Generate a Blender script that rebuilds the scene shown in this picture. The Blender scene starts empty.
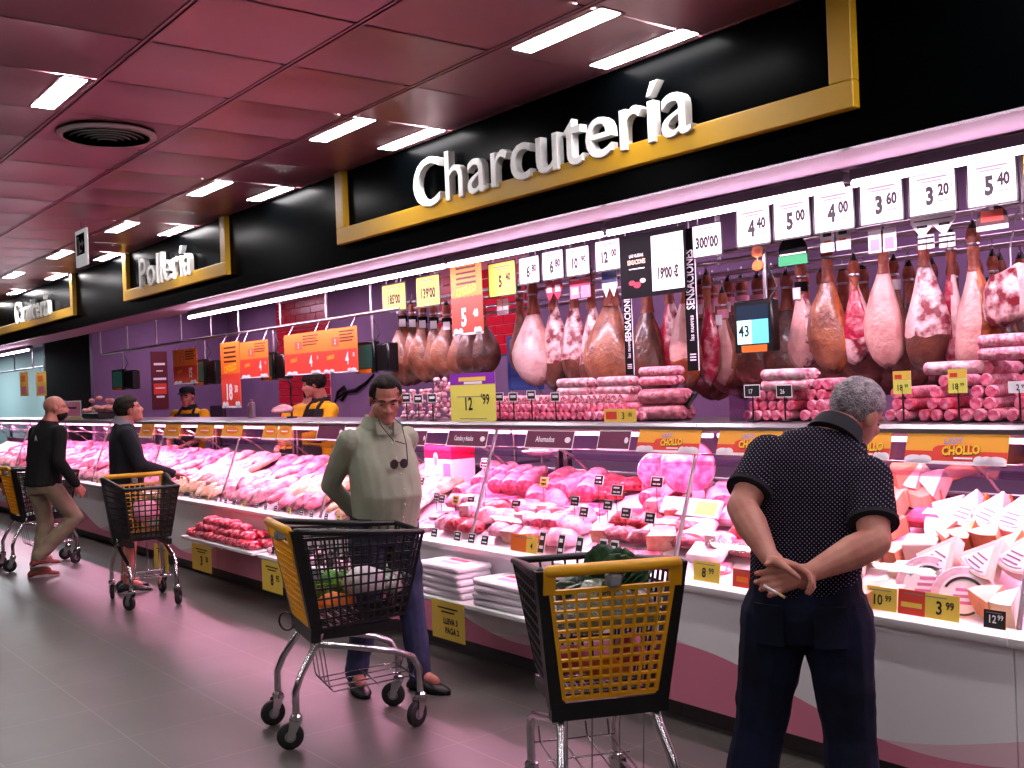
import bpy, bmesh, math, random
from math import sin, cos, pi, radians
from mathutils import Vector, Matrix, noise
V = Vector
SC = bpy.context.scene
COL = SC.collection
rnd = random.Random(7)

# ---------------------------------------------------------------- camera model
FPX, EYE, ROLL, PITCH = 1050.0, 1.62, radians(2.2), math.atan(2/1050)
TH = math.atan2(820, 1050)
FW = V((-cos(TH)*cos(PITCH), sin(TH)*cos(PITCH), sin(PITCH)))
R0 = V((sin(TH), cos(TH), 0)); U0 = R0.cross(FW)
RT = R0*cos(ROLL) - U0*sin(ROLL); UP = R0*sin(ROLL) + U0*cos(ROLL)
def ray(px, py): return FW + RT*((px-512)/FPX) + UP*((384-py)/FPX)
def at(px, py, Y):
    d = ray(px, py); return V((0, 0, EYE)) + d*(Y/d.y)
def atx(px, py, X):
    d = ray(px, py); return V((0, 0, EYE)) + d*(X/d.x)
def atz(px, py, Z):
    d = ray(px, py); return V((0, 0, EYE)) + d*((Z-EYE)/d.z)

# ---------------------------------------------------------------- materials
def lin(h):
    if not isinstance(h, str): return tuple(h)[:3]+(1,)
    o = []
    for i in (0, 2, 4):
        c = int(h[i:i+2], 16)/255
        o.append(c/12.92 if c <= .04045 else ((c+.055)/1.055)**2.4)
    return tuple(o)+(1,)
MC = {}
def mat(name, col='808080', rough=.5, metal=0, col2=None, scale=8, lo=.35, hi=.65, detail=3, bump=0, bscale=None, emit=0, coat=0, stretch=None, spec=None, sss=0):
    if name in MC: return MC[name]
    m = bpy.data.materials.new(name); m.use_nodes = True
    nt = m.node_tree; N = nt.nodes; L = nt.links; b = N['Principled BSDF']
    b.inputs['Base Color'].default_value = lin(col); b.inputs['Roughness'].default_value = rough; b.inputs['Metallic'].default_value = metal
    if coat: b.inputs['Coat Weight'].default_value = coat; b.inputs['Coat Roughness'].default_value = .12
    if spec is not None: b.inputs['Specular IOR Level'].default_value = spec
    if emit: b.inputs['Emission Color'].default_value = lin(col); b.inputs['Emission Strength'].default_value = emit
    if col2 or bump:
        tc = N.new('ShaderNodeTexCoord'); src = tc.outputs['Object']
        if stretch:
            mp = N.new('ShaderNodeMapping'); mp.inputs['Scale'].default_value = stretch; L.new(src, mp.inputs[0]); src = mp.outputs[0]
    if col2:
        n = N.new('ShaderNodeTexNoise'); n.inputs['Scale'].default_value = scale; n.inputs['Detail'].default_value = detail
        r = N.new('ShaderNodeValToRGB'); r.color_ramp.elements[0].position = lo; r.color_ramp.elements[1].position = hi
        r.color_ramp.elements[0].color = lin(col); r.color_ramp.elements[1].color = lin(col2)
        L.new(src, n.inputs['Vector']); L.new(n.outputs['Fac'], r.inputs[0]); L.new(r.outputs[0], b.inputs['Base Color'])
    if bump:
        n2 = N.new('ShaderNodeTexNoise'); n2.inputs['Scale'].default_value = bscale or scale; n2.inputs['Detail'].default_value = 3
        bp = N.new('ShaderNodeBump'); bp.inputs['Strength'].default_value = bump; bp.inputs['Distance'].default_value = .02
        L.new(src, n2.inputs['Vector']); L.new(n2.outputs['Fac'], bp.inputs['Height']); L.new(bp.outputs[0], b.inputs['Normal'])
    MC[name] = m
    return m
def glass(name, tint=(1, 1, 1), gloss=.06):
    if name in MC: return MC[name]
    m = bpy.data.materials.new(name); m.use_nodes = True; nt = m.node_tree; N = nt.nodes; L = nt.links
    for n in list(N):
        if n.type != 'OUTPUT_MATERIAL': N.remove(n)
    out = [n for n in N if n.type == 'OUTPUT_MATERIAL'][0]
    t = N.new('ShaderNodeBsdfTransparent'); t.inputs[0].default_value = tint+(1,)
    g = N.new('ShaderNodeBsdfGlossy'); g.inputs['Roughness'].default_value = .03
    lw = N.new('ShaderNodeLayerWeight'); lw.inputs[0].default_value = .5
    pw = N.new('ShaderNodeMath'); pw.operation = 'POWER'; pw.inputs[1].default_value = 5
    mu = N.new('ShaderNodeMath'); mu.operation = 'MULTIPLY_ADD'; mu.inputs[1].default_value = .45; mu.inputs[2].default_value = gloss; mu.use_clamp = True
    mx = N.new('ShaderNodeMixShader')
    L.new(lw.outputs['Facing'], pw.inputs[0]); L.new(pw.outputs[0], mu.inputs[0]); L.new(mu.outputs[0], mx.inputs[0]); L.new(t.outputs[0], mx.inputs[1]); L.new(g.outputs[0], mx.inputs[2]); L.new(mx.outputs[0], out.inputs[0])
    MC[name] = m
    return m

# ---------------------------------------------------------------- mesh builder
class MB:
    def __init__(s): s.v = []; s.f = []; s.m = []
    def add(s, vs, fs, mi=0, M=None):
        o = len(s.v)
        s.v += [tuple(M @ V(p)) if M else tuple(p) for p in vs]
        s.f += [tuple(i+o for i in f) for f in fs]; s.m += [mi]*len(fs)
    def box(s, a, b, mi=0, M=None):
        x0, y0, z0 = a; x1, y1, z1 = b
        s.add([(x0,y0,z0),(x1,y0,z0),(x1,y1,z0),(x0,y1,z0),(x0,y0,z1),(x1,y0,z1),(x1,y1,z1),(x0,y1,z1)],
              [(0,3,2,1),(4,5,6,7),(0,1,5,4),(1,2,6,5),(2,3,7,6),(3,0,4,7)], mi, M)
    def cbox(s, c, d, b=.005, mi=0, M=None):
        h = [d[0]/2, d[1]/2, d[2]/2]; b = min(b, min(h)*.98); vs = []; ix = {}
        for sx in (-1,1):
            for sy in (-1,1):
                for sz in (-1,1):
                    for a in range(3):
                        sg = (sx,sy,sz); ix[sg+(a,)] = len(vs)
                        vs.append([c[k]+sg[k]*(h[k]-(0 if k == a else b)) for k in range(3)])
        fs = []
        for a in range(3):
            p, q = [(1,2),(2,0),(0,1)][a]
            for sg in (-1,1):
                f = []
                for (i,j) in ((-1,-1),(1,-1),(1,1),(-1,1)):
                    t = [0]*3; t[a] = sg; t[p] = i; t[q] = j; f.append(ix[tuple(t)+(a,)])
                fs.append(tuple(f if sg > 0 else f[::-1]))
            for i in (-1,1):
                for j in (-1,1):
                    t = [0]*3; t[p] = i; t[q] = j; t[a] = -1; u = t[:]; u[a] = 1
                    f = (ix[tuple(t)+(p,)], ix[tuple(u)+(p,)], ix[tuple(u)+(q,)], ix[tuple(t)+(q,)])
                    fs.append(f if i*j < 0 else f[::-1])
        for sx in (-1,1):
            for sy in (-1,1):
                for sz in (-1,1):
                    f = tuple(ix[(sx,sy,sz,a)] for a in range(3)); fs.append(f if sx*sy*sz > 0 else f[::-1])
        s.add(vs, fs, mi, M)
    def loft(s, rings, mi=0, M=None, cap=True, mfun=None):
        n = len(rings[0]); vs = [p for r in rings for p in r]; o = len(s.f)
        fs = [(i*n+j, i*n+(j+1)%n, (i+1)*n+(j+1)%n, (i+1)*n+j) for i in range(len(rings)-1) for j in range(n)]
        k = len(fs)
        if cap: fs += [tuple(range(n-1,-1,-1)), tuple((len(rings)-1)*n+j for j in range(n))]
        s.add(vs, fs, mi, M)
        if mfun:
            for i in range(k): s.m[o+i] = mfun(i//n, (i % n)/n)
    def tube(s, pts, r, seg=8, mi=0, M=None, round_ends=False):
        pts = [V(p) for p in pts]; n = len(pts)
        rs = list(r) if isinstance(r, (list, tuple)) else [r]*n
        if round_ends:
            a = (pts[1]-pts[0]).normalized(); b = (pts[-1]-pts[-2]).normalized()
            pre = [(pts[0]-a*rs[0]*sin(t), rs[0]*cos(t)) for t in (1.45, 1.0, .5)]
            post = [(pts[-1]+b*rs[-1]*sin(t), rs[-1]*cos(t)) for t in (.5, 1.0, 1.45)]
            pts = [p for p, _ in pre]+pts+[p for p, _ in post]; rs = [q for _, q in pre]+rs+[q for _, q in post]; n = len(pts)
        rings = []; nrm = None
        for i in range(n):
            t = (pts[min(i+1, n-1)]-pts[max(i-1, 0)])
            t = t.normalized() if t.length > 1e-9 else V((0,0,1))
            if nrm is None: nrm = t.orthogonal().normalized()
            else:
                nrm = nrm-t*nrm.dot(t); nrm = nrm.normalized() if nrm.length > 1e-6 else t.orthogonal().normalized()
            bn = t.cross(nrm)
            rings.append([pts[i]+(nrm*cos(2*pi*k/seg)+bn*sin(2*pi*k/seg))*rs[i] for k in range(seg)])
        s.loft(rings, mi, M)
    def lathe(s, prof, seg=16, mi=0, M=None):
        s.loft([[(max(r, 1e-4)*cos(2*pi*k/seg), max(r, 1e-4)*sin(2*pi*k/seg), z) for k in range(seg)] for r, z in prof], mi, M)
    def ell(s, c, r, seg=14, rings=8, mi=0, M=None):
        T = Matrix.Translation(V(c)) @ Matrix.Diagonal((r[0], r[1], r[2], 1))
        s.lathe([(sin(pi*i/rings), -cos(pi*i/rings)) for i in range(rings+1)], seg, mi, (M @ T) if M else T)
    def prism(s, poly, z0, z1, mi=0, M=None):
        s.loft([[(x, y, z0) for x, y in poly], [(x, y, z1) for x, y in poly]], mi, M)
    def build(s, name, mats, parent=None, smooth=None, loc=None):
        me = bpy.data.meshes.new(name); me.from_pydata(s.v, [], s.f)
        bm = bmesh.new(); bm.from_mesh(me); bmesh.ops.recalc_face_normals(bm, faces=bm.faces)
        if smooth:
            for f in bm.faces: f.smooth = True
        bm.to_mesh(me); bm.free()
        mats = mats if isinstance(mats, (list, tuple)) else [mats]
        for m in mats: me.materials.append(m)
        me.polygons.foreach_set('material_index', s.m)
        if smooth: me.set_sharp_from_angle(angle=radians(smooth))
        return link(name, me, parent, loc)
def link(name, me, parent=None, loc=None):
    o = bpy.data.objects.new(name, me); COL.objects.link(o)
    if loc is not None: o.location = loc
    if parent is not None: o.parent = parent
    return o
def tag(o, label, cat, group=None, kind=None):
    if label: o['label'] = label
    if cat: o['category'] = cat
    if group: o['group'] = group
    if kind: o['kind'] = kind
    return o
def thing(name, label, cat, loc=(0,0,0), rz=0, group=None, kind=None):
    o = bpy.data.objects.new(name, None); COL.objects.link(o); o.empty_display_size = .1
    o.location = loc; o.rotation_euler = (0, 0, rz)
    return tag(o, label, cat, group, kind)
def struct(o, label=None):
    o['kind'] = 'structure'
    if label: o['label'] = label
    return o
def dup(root, loc, rot=None, label=None, group=None):
    r = root.copy(); COL.objects.link(r); r.location = loc
    if rot is not None: r.rotation_euler = rot if isinstance(rot, (tuple, list)) else (0, 0, rot)
    if label: r['label'] = label
    if group: r['group'] = group
    for ch in list(root.children):
        c = ch.copy(); COL.objects.link(c); c.parent = r
        for g in list(ch.children):
            d = g.copy(); COL.objects.link(d); d.parent = c
    return r
def Rz(a): return Matrix.Rotation(a, 4, 'Z')
def Rx(a): return Matrix.Rotation(a, 4, 'X')
def Ry(a): return Matrix.Rotation(a, 4, 'Y')
def Tr(*p): return Matrix.Translation(V(p if len(p) == 3 else p[0]))
SIGN = Rx(pi/2)          # sign plane: x right, y up -> faces -y
TXT = {}
def text_geo(s, size=1, bold=0, ext=0, res=2):
    k = (s, bold, ext/size if size else 0, res)
    if k not in TXT:
        cu = bpy.data.curves.new('t', 'FONT'); cu.body = s; cu.size = 1; cu.align_x = 'CENTER'; cu.align_y = 'CENTER'
        cu.offset = bold; cu.extrude = ext/size; cu.resolution_u = res; cu.fill_mode = 'BOTH' if ext else 'FRONT'
        o = bpy.data.objects.new('t', cu); me = o.to_mesh()
        TXT[k] = ([tuple(v.co) for v in me.vertices], [tuple(p.vertices) for p in me.polygons])
        o.to_mesh_clear(); bpy.data.objects.remove(o); bpy.data.curves.remove(cu)
    return TXT[k]
def put_text(mb, s, x, y, size, mi, z=.002, bold=.02, sx=1, M=SIGN, rot=0):
    vs, fs = text_geo(s, 1, bold)
    T = M @ Tr(x, y, z) @ Rz(rot) @ Matrix.Diagonal((size*sx, size, 1, 1))
    mb.add(vs, fs, mi, T)
def plate(mb, x0, y0, x1, y1, z0, z1, mi, M=SIGN): mb.box((x0,y0,z0), (x1,y1,z1), mi, M)
def poly(mb, pts, z, mi, M=SIGN, th=.0008): mb.prism(pts, z-th, z, mi, M)
def disc(mb, x, y, rx, ry, z, mi, M=SIGN, n=16): poly(mb, [(x+rx*cos(2*pi*k/n), y+ry*sin(2*pi*k/n)) for k in range(n)], z, mi, M)
def rect_at(x0, y0, x1, y1, Y):
    cx, cy = (x0+x1)/2, (y0+y1)/2
    return at(cx, cy, Y), abs(at(x1, cy, Y).x-at(x0, cy, Y).x), at(cx, y0, Y).z-at(cx, y1, Y).z

# common materials
m_white = mat('white_plastic', 'f0ecee', .35)
m_card = mat('white_card', 'f6f0f4', .6)
m_ink = mat('black_ink', '0c0a0c', .6)
m_grey_ink = mat('grey_ink', '8a8088', .7)
m_yel = mat('yellow_card', 'f4cf50', .55)
m_lemon = mat('lemon_card', 'f6ee6a', .55)
m_black = mat('black_plastic', '0a0a0b', .35)
m_matblack = mat('matt_black', '08080a', .75, spec=.15)
m_chrome = mat('chrome', 'c8c6c8', .18, 1)
m_steel = mat('brushed_steel', 'a8a4a8', .32, 1)
m_orange = mat('orange_paper', 'f07820', .55)
m_red = mat('red_paper', 'e0402e', .55)
m_purple = mat('purple_paper', '8a22b0', .55)
m_signyel = mat('sign_yellow', 'c8960a', .45)
m_wire = mat('wire', 'b8b0b8', .3, 1)
CASE_W, TUBE_W, SERV_W, EXPO = 21, 10, 20, 0.4
# ================================================================= people (built first, while the scene is small)
def blob(mb, voxel, it=5, name='b', disp=None):
    o = mb.build(name, [m_black])
    md = o.modifiers.new('r', 'REMESH'); md.mode = 'VOXEL'; md.voxel_size = voxel; md.use_smooth_shade = True
    if it:
        sm = o.modifiers.new('s', 'SMOOTH'); sm.factor = .5; sm.iterations = it
    dg = bpy.context.evaluated_depsgraph_get()
    me = bpy.data.meshes.new_from_object(o.evaluated_get(dg))
    old = o.data; bpy.data.objects.remove(o); bpy.data.meshes.remove(old)
    if disp:
        amp, fx, fz = disp
        ns = [v.normal.copy() for v in me.vertices]
        for v, n in zip(me.vertices, ns):
            p = v.co
            d = noise.noise(V((p.x*fx, p.y*fx, p.z*fz)))+.5*noise.noise(V((p.x*fx*2.3+5, p.y*fx*2.3, p.z*fz*2.3+p.x*fx)))
            v.co = p+n*(d*amp)
    for p in me.polygons: p.use_smooth = True
    me.materials.clear()
    return me
def place(me, name, m, parent):
    me.name = name; me.materials.append(m)
    return link(name, me, parent)
def ring(c, rx, ry, tx=0, ty=0, n=20, e=2.3):
    o = []
    for k in range(n):
        a = 2*pi*k/n; ca, sa = cos(a), sin(a)
        dx = rx*math.copysign(abs(ca)**(2/e), ca); dy = ry*math.copysign(abs(sa)**(2/e), sa)
        o.append(V((c[0]+dx, c[1]+dy, c[2]+tx*dx+ty*dy)))
    return o
def limb(mb, pts, rs): mb.tube(pts, rs, 12, round_ends=True)
def seglimb(mb, a, b, ra, rm, rb): 
    a, b = V(a), V(b); limb(mb, [a, a.lerp(b, .33), a.lerp(b, .67), b], [ra, rm, (rm+rb)/2, rb])
def hand(mb, w, d, n, curl=.5, side=1, sc=1, thumb=.7, spread=.10):
    """w wrist, d direction to the fingertips, n the way the palm faces, side +1 when the thumb lies on n x d."""
    w, d, n = V(w), V(d).normalized(), V(n); n = (n-d*n.dot(d)).normalized(); s = n.cross(d)*side
    L = .092*sc
    kn = []
    for i in range(4):
        off = (.030-.020*i)*sc
        k = w+d*(L*(1-.05*abs(i-1.3)))+s*off; kn.append(k)
        mb.tube([w+s*off*.7, w.lerp(k, .5)+s*off*.2-n*.003, k], [.014*sc, .0145*sc, .0115*sc], 10, round_ends=True)
    for i, k in enumerate(kn):
        ln = [x*sc*(.92, 1.04, .98, .78)[i] for x in (.044, .028, .022)]
        c = curl*(.85+.1*i); p = k; a = c*.55; pts = [p]
        dd = (d+s*(1.5-i)*spread).normalized()
        for l in ln:
            p = p+(dd*cos(a)+n*sin(a))*l; pts.append(p); a += c
        mb.tube(pts, [.0105*sc, .0098*sc, .0088*sc, .0075*sc], 8, round_ends=True)
    b = w+d*.022*sc+s*.026*sc
    t1 = b+(s*sin(thumb)+d*cos(thumb)+n*.35).normalized()*.042*sc
    t2 = t1+(s*sin(thumb)*.35+d+n*.45).normalized()*.032*sc
    t3 = t2+(d+n*.5).normalized()*.022*sc
    mb.tube([w+d*.012*sc+s*.012*sc, b, t1, t2, t3], [.014*sc, .0155*sc, .0115*sc, .010*sc, .0085*sc], 8, round_ends=True)
def head_geo(mb, M):
    mb.ell((0,-.012,.032), (.077,.097,.088), 18, 12, 0, M)
    mb.ell((0,.028,-.040), (.065,.066,.078), 16, 10, 0, M)
    mb.ell((0,.066,-.098), (.031,.026,.024), 12, 8, 0, M)
    mb.tube([M @ V((0,.086,.006)), M @ V((0,.102,-.024)), M @ V((0,.105,-.034))], [.008,.012,.0135], 8, round_ends=True)
    for sx in (-1, 1):
        mb.tube([M @ V((sx*.012,.088,.020)), M @ V((sx*.044,.074,.018))], [.012,.010], 8, round_ends=True)
        mb.ell((sx*.040,.060,-.028), (.024,.022,.024), 10, 6, 0, M)
        mb.ell((sx*.014,.094,-.036), (.011,.011,.009), 8, 6, 0, M)
        T = M @ Tr(sx*.079,-.012,-.008) @ Rz(-sx*.35)
        mb.ell((0,0,0), (.010,.024,.034), 10, 8, 0, T)
    mb.tube([M @ V((-.022,.082,-.064)), M @ V((0,.092,-.063)), M @ V((.022,.082,-.064))], [.006,.008,.006], 8, round_ends=True)
    mb.tube([M @ V((-.018,.080,-.074)), M @ V((0,.089,-.076)), M @ V((.018,.080,-.074))], [.006,.008,.006], 8, round_ends=True)
def hair_geo(mb, M, front=.062, back=-.075, ear=.0, thick=.010, amp=.003, seg=40, rg=28):
    rings = []
    for i in range(rg+1):
        t = pi*i/rg; r = []
        for k in range(seg):
            a = 2*pi*k/seg
            p = V((sin(t)*cos(a), sin(t)*sin(a), -cos(t)))
            q = V((p.x*(.077+thick), -.012+p.y*(.097+thick), .032+p.z*(.088+thick)))
            f = sin(a)     # +1 front, -1 back
            hl = (ear+(front-ear)*min(1, f*1.9)) if f > 0 else (ear+(back-ear)*min(1, -f*1.6))
            s = max(0., min(1., (q.z-hl)/.016+.5))
            nz = noise.noise(V((q.x*60, q.y*25, q.z*60)))*amp
            k2 = .86+.14*s
            r.append((q.x*k2*(1+nz*8), -.012+(q.y+.012)*k2*(1+nz*8), .032+(q.z-.032)*k2*(1+nz*8)))
        rings.append(r)
    mb.loft(rings, 0, M)
def foot_geo(mb, ank, ang, sc=1, lo=0):
    M = Tr(ank[0], ank[1], lo) @ Rz(ang)
    prof = [(-.075,.030,.050),(-.05,.038,.075),(0,.042,.095),(.05,.044,.075),(.10,.048,.055),(.15,.044,.045),(.185,.028,.034),(.2,.01,.025)]
    mb.loft([[(w*sc*cos(2*pi*k/14), y*sc, max(0.004, h*sc*.5+h*sc*.5*sin(2*pi*k/14))) for k in range(14)] for y, w, h in prof], 0, M)
def sole_geo(mb, ank, ang, sc=1):
    M = Tr(ank[0], ank[1], 0) @ Rz(ang)
    out = []
    for k in range(24):
        a = 2*pi*k/24; y = .062+.142*sin(a); w = .046 if y > .03 else .038
        out.append((w*cos(a)*sc, y*sc))
    mb.prism(out, 0, .022, 0, M)
def front_shell(mb, rings, a0, a1, inf, th=.006, n=16):
    """apron: a sheet lying over the front (y+) of torso rings"""
    outer, inner = [], []
    for (c, rx, ry, tx, ty) in rings:
        po, pi_ = [], []
        for k in range(n+1):
            a = pi/2+a0+(a1-a0)*k/n; ca, sa = cos(a), sin(a); e = 2.3
            for lst, g in ((po, inf+th), (pi_, inf)):
                dx = (rx+g)*math.copysign(abs(ca)**(2/e), ca); dy = (ry+g)*math.copysign(abs(sa)**(2/e), sa)
                lst.append((c[0]+dx, c[1]+dy, c[2]+tx*dx+ty*dy))
        outer.append(po); inner.append(pi_)
    mb.loft([o+i[::-1] for o, i in zip(outer, inner)])
def person(label, loc, face, J, skin, shirt, pants, shoe, hair=None, voxel=.007, scale=1, armk=1, sleeve='long', wr=.004, hairk={}, extra=None, pantlen=1, shoesc=1, it=4, sname='shirt', pname='trousers'):
    root = thing('person', label, 'person', loc, math.atan2(-face[0], face[1]))
    root.scale = (scale,)*3
    T = J['torso']                         # (x,y,z,rx,ry,tiltx,tilty) from hips up
    Mh = Tr(V(J['head'][0])) @ Rz(J['head'][1]) @ Rx(J['head'][2]) @ Ry(J['head'][3])
    b = MB()
    b.loft([ring(t[:3], t[3]*.88, t[4]*.86, *t[5:7]) for t in T])
    nb = V(J['neck']); nt = Mh @ V((0,-.03,-.06))
    limb(b, [nb-V((0,.0,.06)), nb, nb.lerp(nt, .5), nt], [.085,.072,.066,.062])
    head_geo(b, Mh)
    for sd in ('R', 'L'):
        S, E, W = [V(p) for p in J['arm'+sd]]
        seglimb(b, S, E, .050*armk, .050*armk, .042*armk); seglimb(b, E, W, .043*armk, .046*armk, .027*(.5+.5*armk))
        b.tube([W-(W-E).normalized()*.02, W+V(J['hand'+sd][0]).normalized()*.02], [.027,.024], 10, round_ends=True)
        h = J['hand'+sd]; hand(b, W+(W-E).normalized()*.012, h[0], h[1], h[2] if len(h) > 2 else .5, h[3] if len(h) > 3 else 1, h[4] if len(h) > 4 else 1, *(h[5:]))
        H, K, A = [V(p) for p in J['leg'+sd]]
        seglimb(b, H, K, .078, .07, .052); seglimb(b, K, A, .05, .052, .036)
        limb(b, [A, A+V((-sin(J['toe'+sd]), cos(J['toe'+sd]), 0))*.10+V((0,0,-.03))], [.036,.03])
    body = place(blob(b, voxel, it), 'body', skin, root)
    # shirt
    s = MB(); hem = J.get('hem', 0)
    s.loft([ring(t[:3], t[3], t[4], *t[5:7]) for t in T[hem:]])
    for sd in ('R', 'L'):
        S, E, W = [V(p) for p in J['arm'+sd]]
        if sleeve == 'short':
            e = S.lerp(E, .72); limb(s, [S, S.lerp(e, .5)], [.071*(.4+.6*armk),.070*(.4+.6*armk)]); s.tube([S.lerp(e, .4), e], [.070*(.4+.6*armk),.068*(.4+.6*armk)], 14)
        else:
            seglimb(s, S, E, .07, .064, .056); seglimb(s, E, W, .056, .053, .043); 
    limb(s, [nb-V((0,0,.07)), nb-V((0,0,.01))], [.10,.068])
    sh = place(blob(s, voxel*1.25, it+1, disp=(wr, 9, 6)), sname, shirt, root)
    # trousers
    p = MB(); P = J['pelvis']
    p.loft([ring(t[:3], t[3], t[4], *t[5:7]) for t in P])
    for sd in ('R', 'L'):
        H, K, A = [V(q) for q in J['leg'+sd]]
        r = J.get('legr', (.105,.088,.068,.062,.052))
        if pantlen < 1:
            K2 = H.lerp(K, pantlen*1.25); limb(p, [H, H.lerp(K2, .5)], [r[0], r[1]]); p.tube([H.lerp(K2, .4), K2], [r[1]+.01, r[1]+.006], 14)
        else:
            limb(p, [H, H.lerp(K, .4), K], [r[0], r[1], r[2]]); limb(p, [K, K.lerp(A, .4), A+V((0,0,.0))], [r[2], r[3]+.004, r[4]])
    place(blob(p, voxel*1.25, it+1, disp=(wr*1.3, 8, 11)), pname, pants, root)
    for sd in ('R', 'L'):
        A = V(J['leg'+sd][2]); sm = MB(); lift = J.get('lift'+sd, 0)
        foot_geo(sm, A, J['toe'+sd], shoesc, lift); fo = sm.build('shoe', [shoe], root, 60)
        so = MB(); sole_geo(so, A, J['toe'+sd], shoesc); q = so.build('sole', [J.get('sole', m_matblack)], fo); q.location.z = lift
    if hair:
        h = MB(); hair_geo(h, Mh, **hairk); h.build('hair', [hair], root, 70)
    # eyes and eyebrows
    for sx in (-1, 1):
        ey = MB(); ey.ell((sx*.031,.076,.0), (.013,.010,.0055), 10, 6, 0, Mh); e = ey.build('eye', [mat('shaded_eye_white', '8a706c', .3)], root, 60)  # eye whites coloured darker, for the shade in the sockets
        iy = MB(); iy.ell((sx*.031,.0845,-.001), (.005,.003,.005), 8, 6, 0, Mh); iy.build('iris', [m_ink], e, 60)
        if hair:
            br = MB(); br.tube([Mh @ V((sx*.014,.098,.022)), Mh @ V((sx*.032,.093,.027)), Mh @ V((sx*.050,.078,.020))], [.004,.0045,.003], 6); br.build('eyebrow', [hair], root, 60)
    if extra: extra(root, Mh, J)
    return root

m_skin = mat('skin', 'c08070', .5, col2='b06a5c', scale=14, bump=.05, bscale=90)
m_skin2 = mat('skin_ruddy', 'b87666', .5, col2='a05c50', scale=12, bump=.05, bscale=90)
m_hair_dk = mat('dark_hair', '120d0c', .75, col2='2a201c', scale=70, bump=.3, bscale=110, stretch=(1, .2, .5), spec=.2)
m_hair_gr = mat('greying_hair', '5a4c54', .6, col2='a89aa2', scale=60, lo=.35, hi=.7, bump=.6, bscale=140, stretch=(1, .35, 1))
m_jean_dk = mat('dark_denim', '0a0c18', .9, col2='141830', scale=7, bump=.25, bscale=300, spec=.2)
m_jean_bl = mat('blue_denim', '181c38', .85, col2='2c3156', scale=6, bump=.25, bscale=300)
m_olive = mat('olive_cotton', '989a88', .85, col2='8c8e7c', scale=5, bump=.15, bscale=200)
m_navy = mat('navy_knit', '0d0e1a', .9, col2='14141f', scale=8)
m_blackcloth = mat('black_fleece', '08080a', .95, col2='101012', scale=8)
m_beige = mat('beige_cotton', '988470', .9, col2='86745f', scale=6)
m_staffyel = mat('staff_yellow', 'f0b400', .8, col2='d89c00', scale=6)
m_apron = mat('black_apron', '0c0b0e', .85)
m_shoe = mat('black_shoe', '0a090b', .45)
m_redshoe = mat('brown_sneaker', '7a3a30', .7)
m_sole = mat('pale_sole', 'b8b0b0', .7)
def dotted():
    m = mat('dotted_navy_polo', '0c0a14', .9, spec=.15); nt = m.node_tree; N = nt.nodes; L = nt.links; b = N['Principled BSDF']
    tc = N.new('ShaderNodeTexCoord'); mp = N.new('ShaderNodeMapping'); mp.inputs['Rotation'].default_value = (0, radians(45), 0)
    mp.inputs['Scale'].default_value = (100, 0, 100); v = N.new('ShaderNodeTexVoronoi'); v.inputs['Randomness'].default_value = 0; v.inputs['Scale'].default_value = 1
    r = N.new('ShaderNodeValToRGB'); r.color_ramp.elements[0].position = .13; r.color_ramp.elements[1].position = .2
    r.color_ramp.elements[0].color = lin('8a7898'); r.color_ramp.elements[1].color = lin('0a0812')
    L.new(tc.outputs['Object'], mp.inputs[0]); L.new(mp.outputs[0], v.inputs['Vector']); L.new(v.outputs['Distance'], r.inputs[0]); L.new(r.outputs[0], b.inputs['Base Color'])
    return m
m_polo = dotted()

def collar(root, J, Mh, m, name='collar', r0=.096, r1=.078, lo=-.03, hi=.032, nm=None):
    nb = V(J['neck']); nt = Mh @ V((0,-.03,-.06)); ax = ((nt-nb).normalized()+V((0,-.1,.9))).normalized()
    M = Tr(nb-V((0,.004,.012))) @ ax.to_track_quat('Z', 'Y').to_matrix().to_4x4()
    c = MB(); c.lathe([(r0, lo), (r1+.004, hi-.008), (r1, hi), (r1-.006, hi), (r1-.006, hi-.01), (r0-.012, lo)], 28, 0, M); return c.build(name, [m], root, 60)
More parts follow.
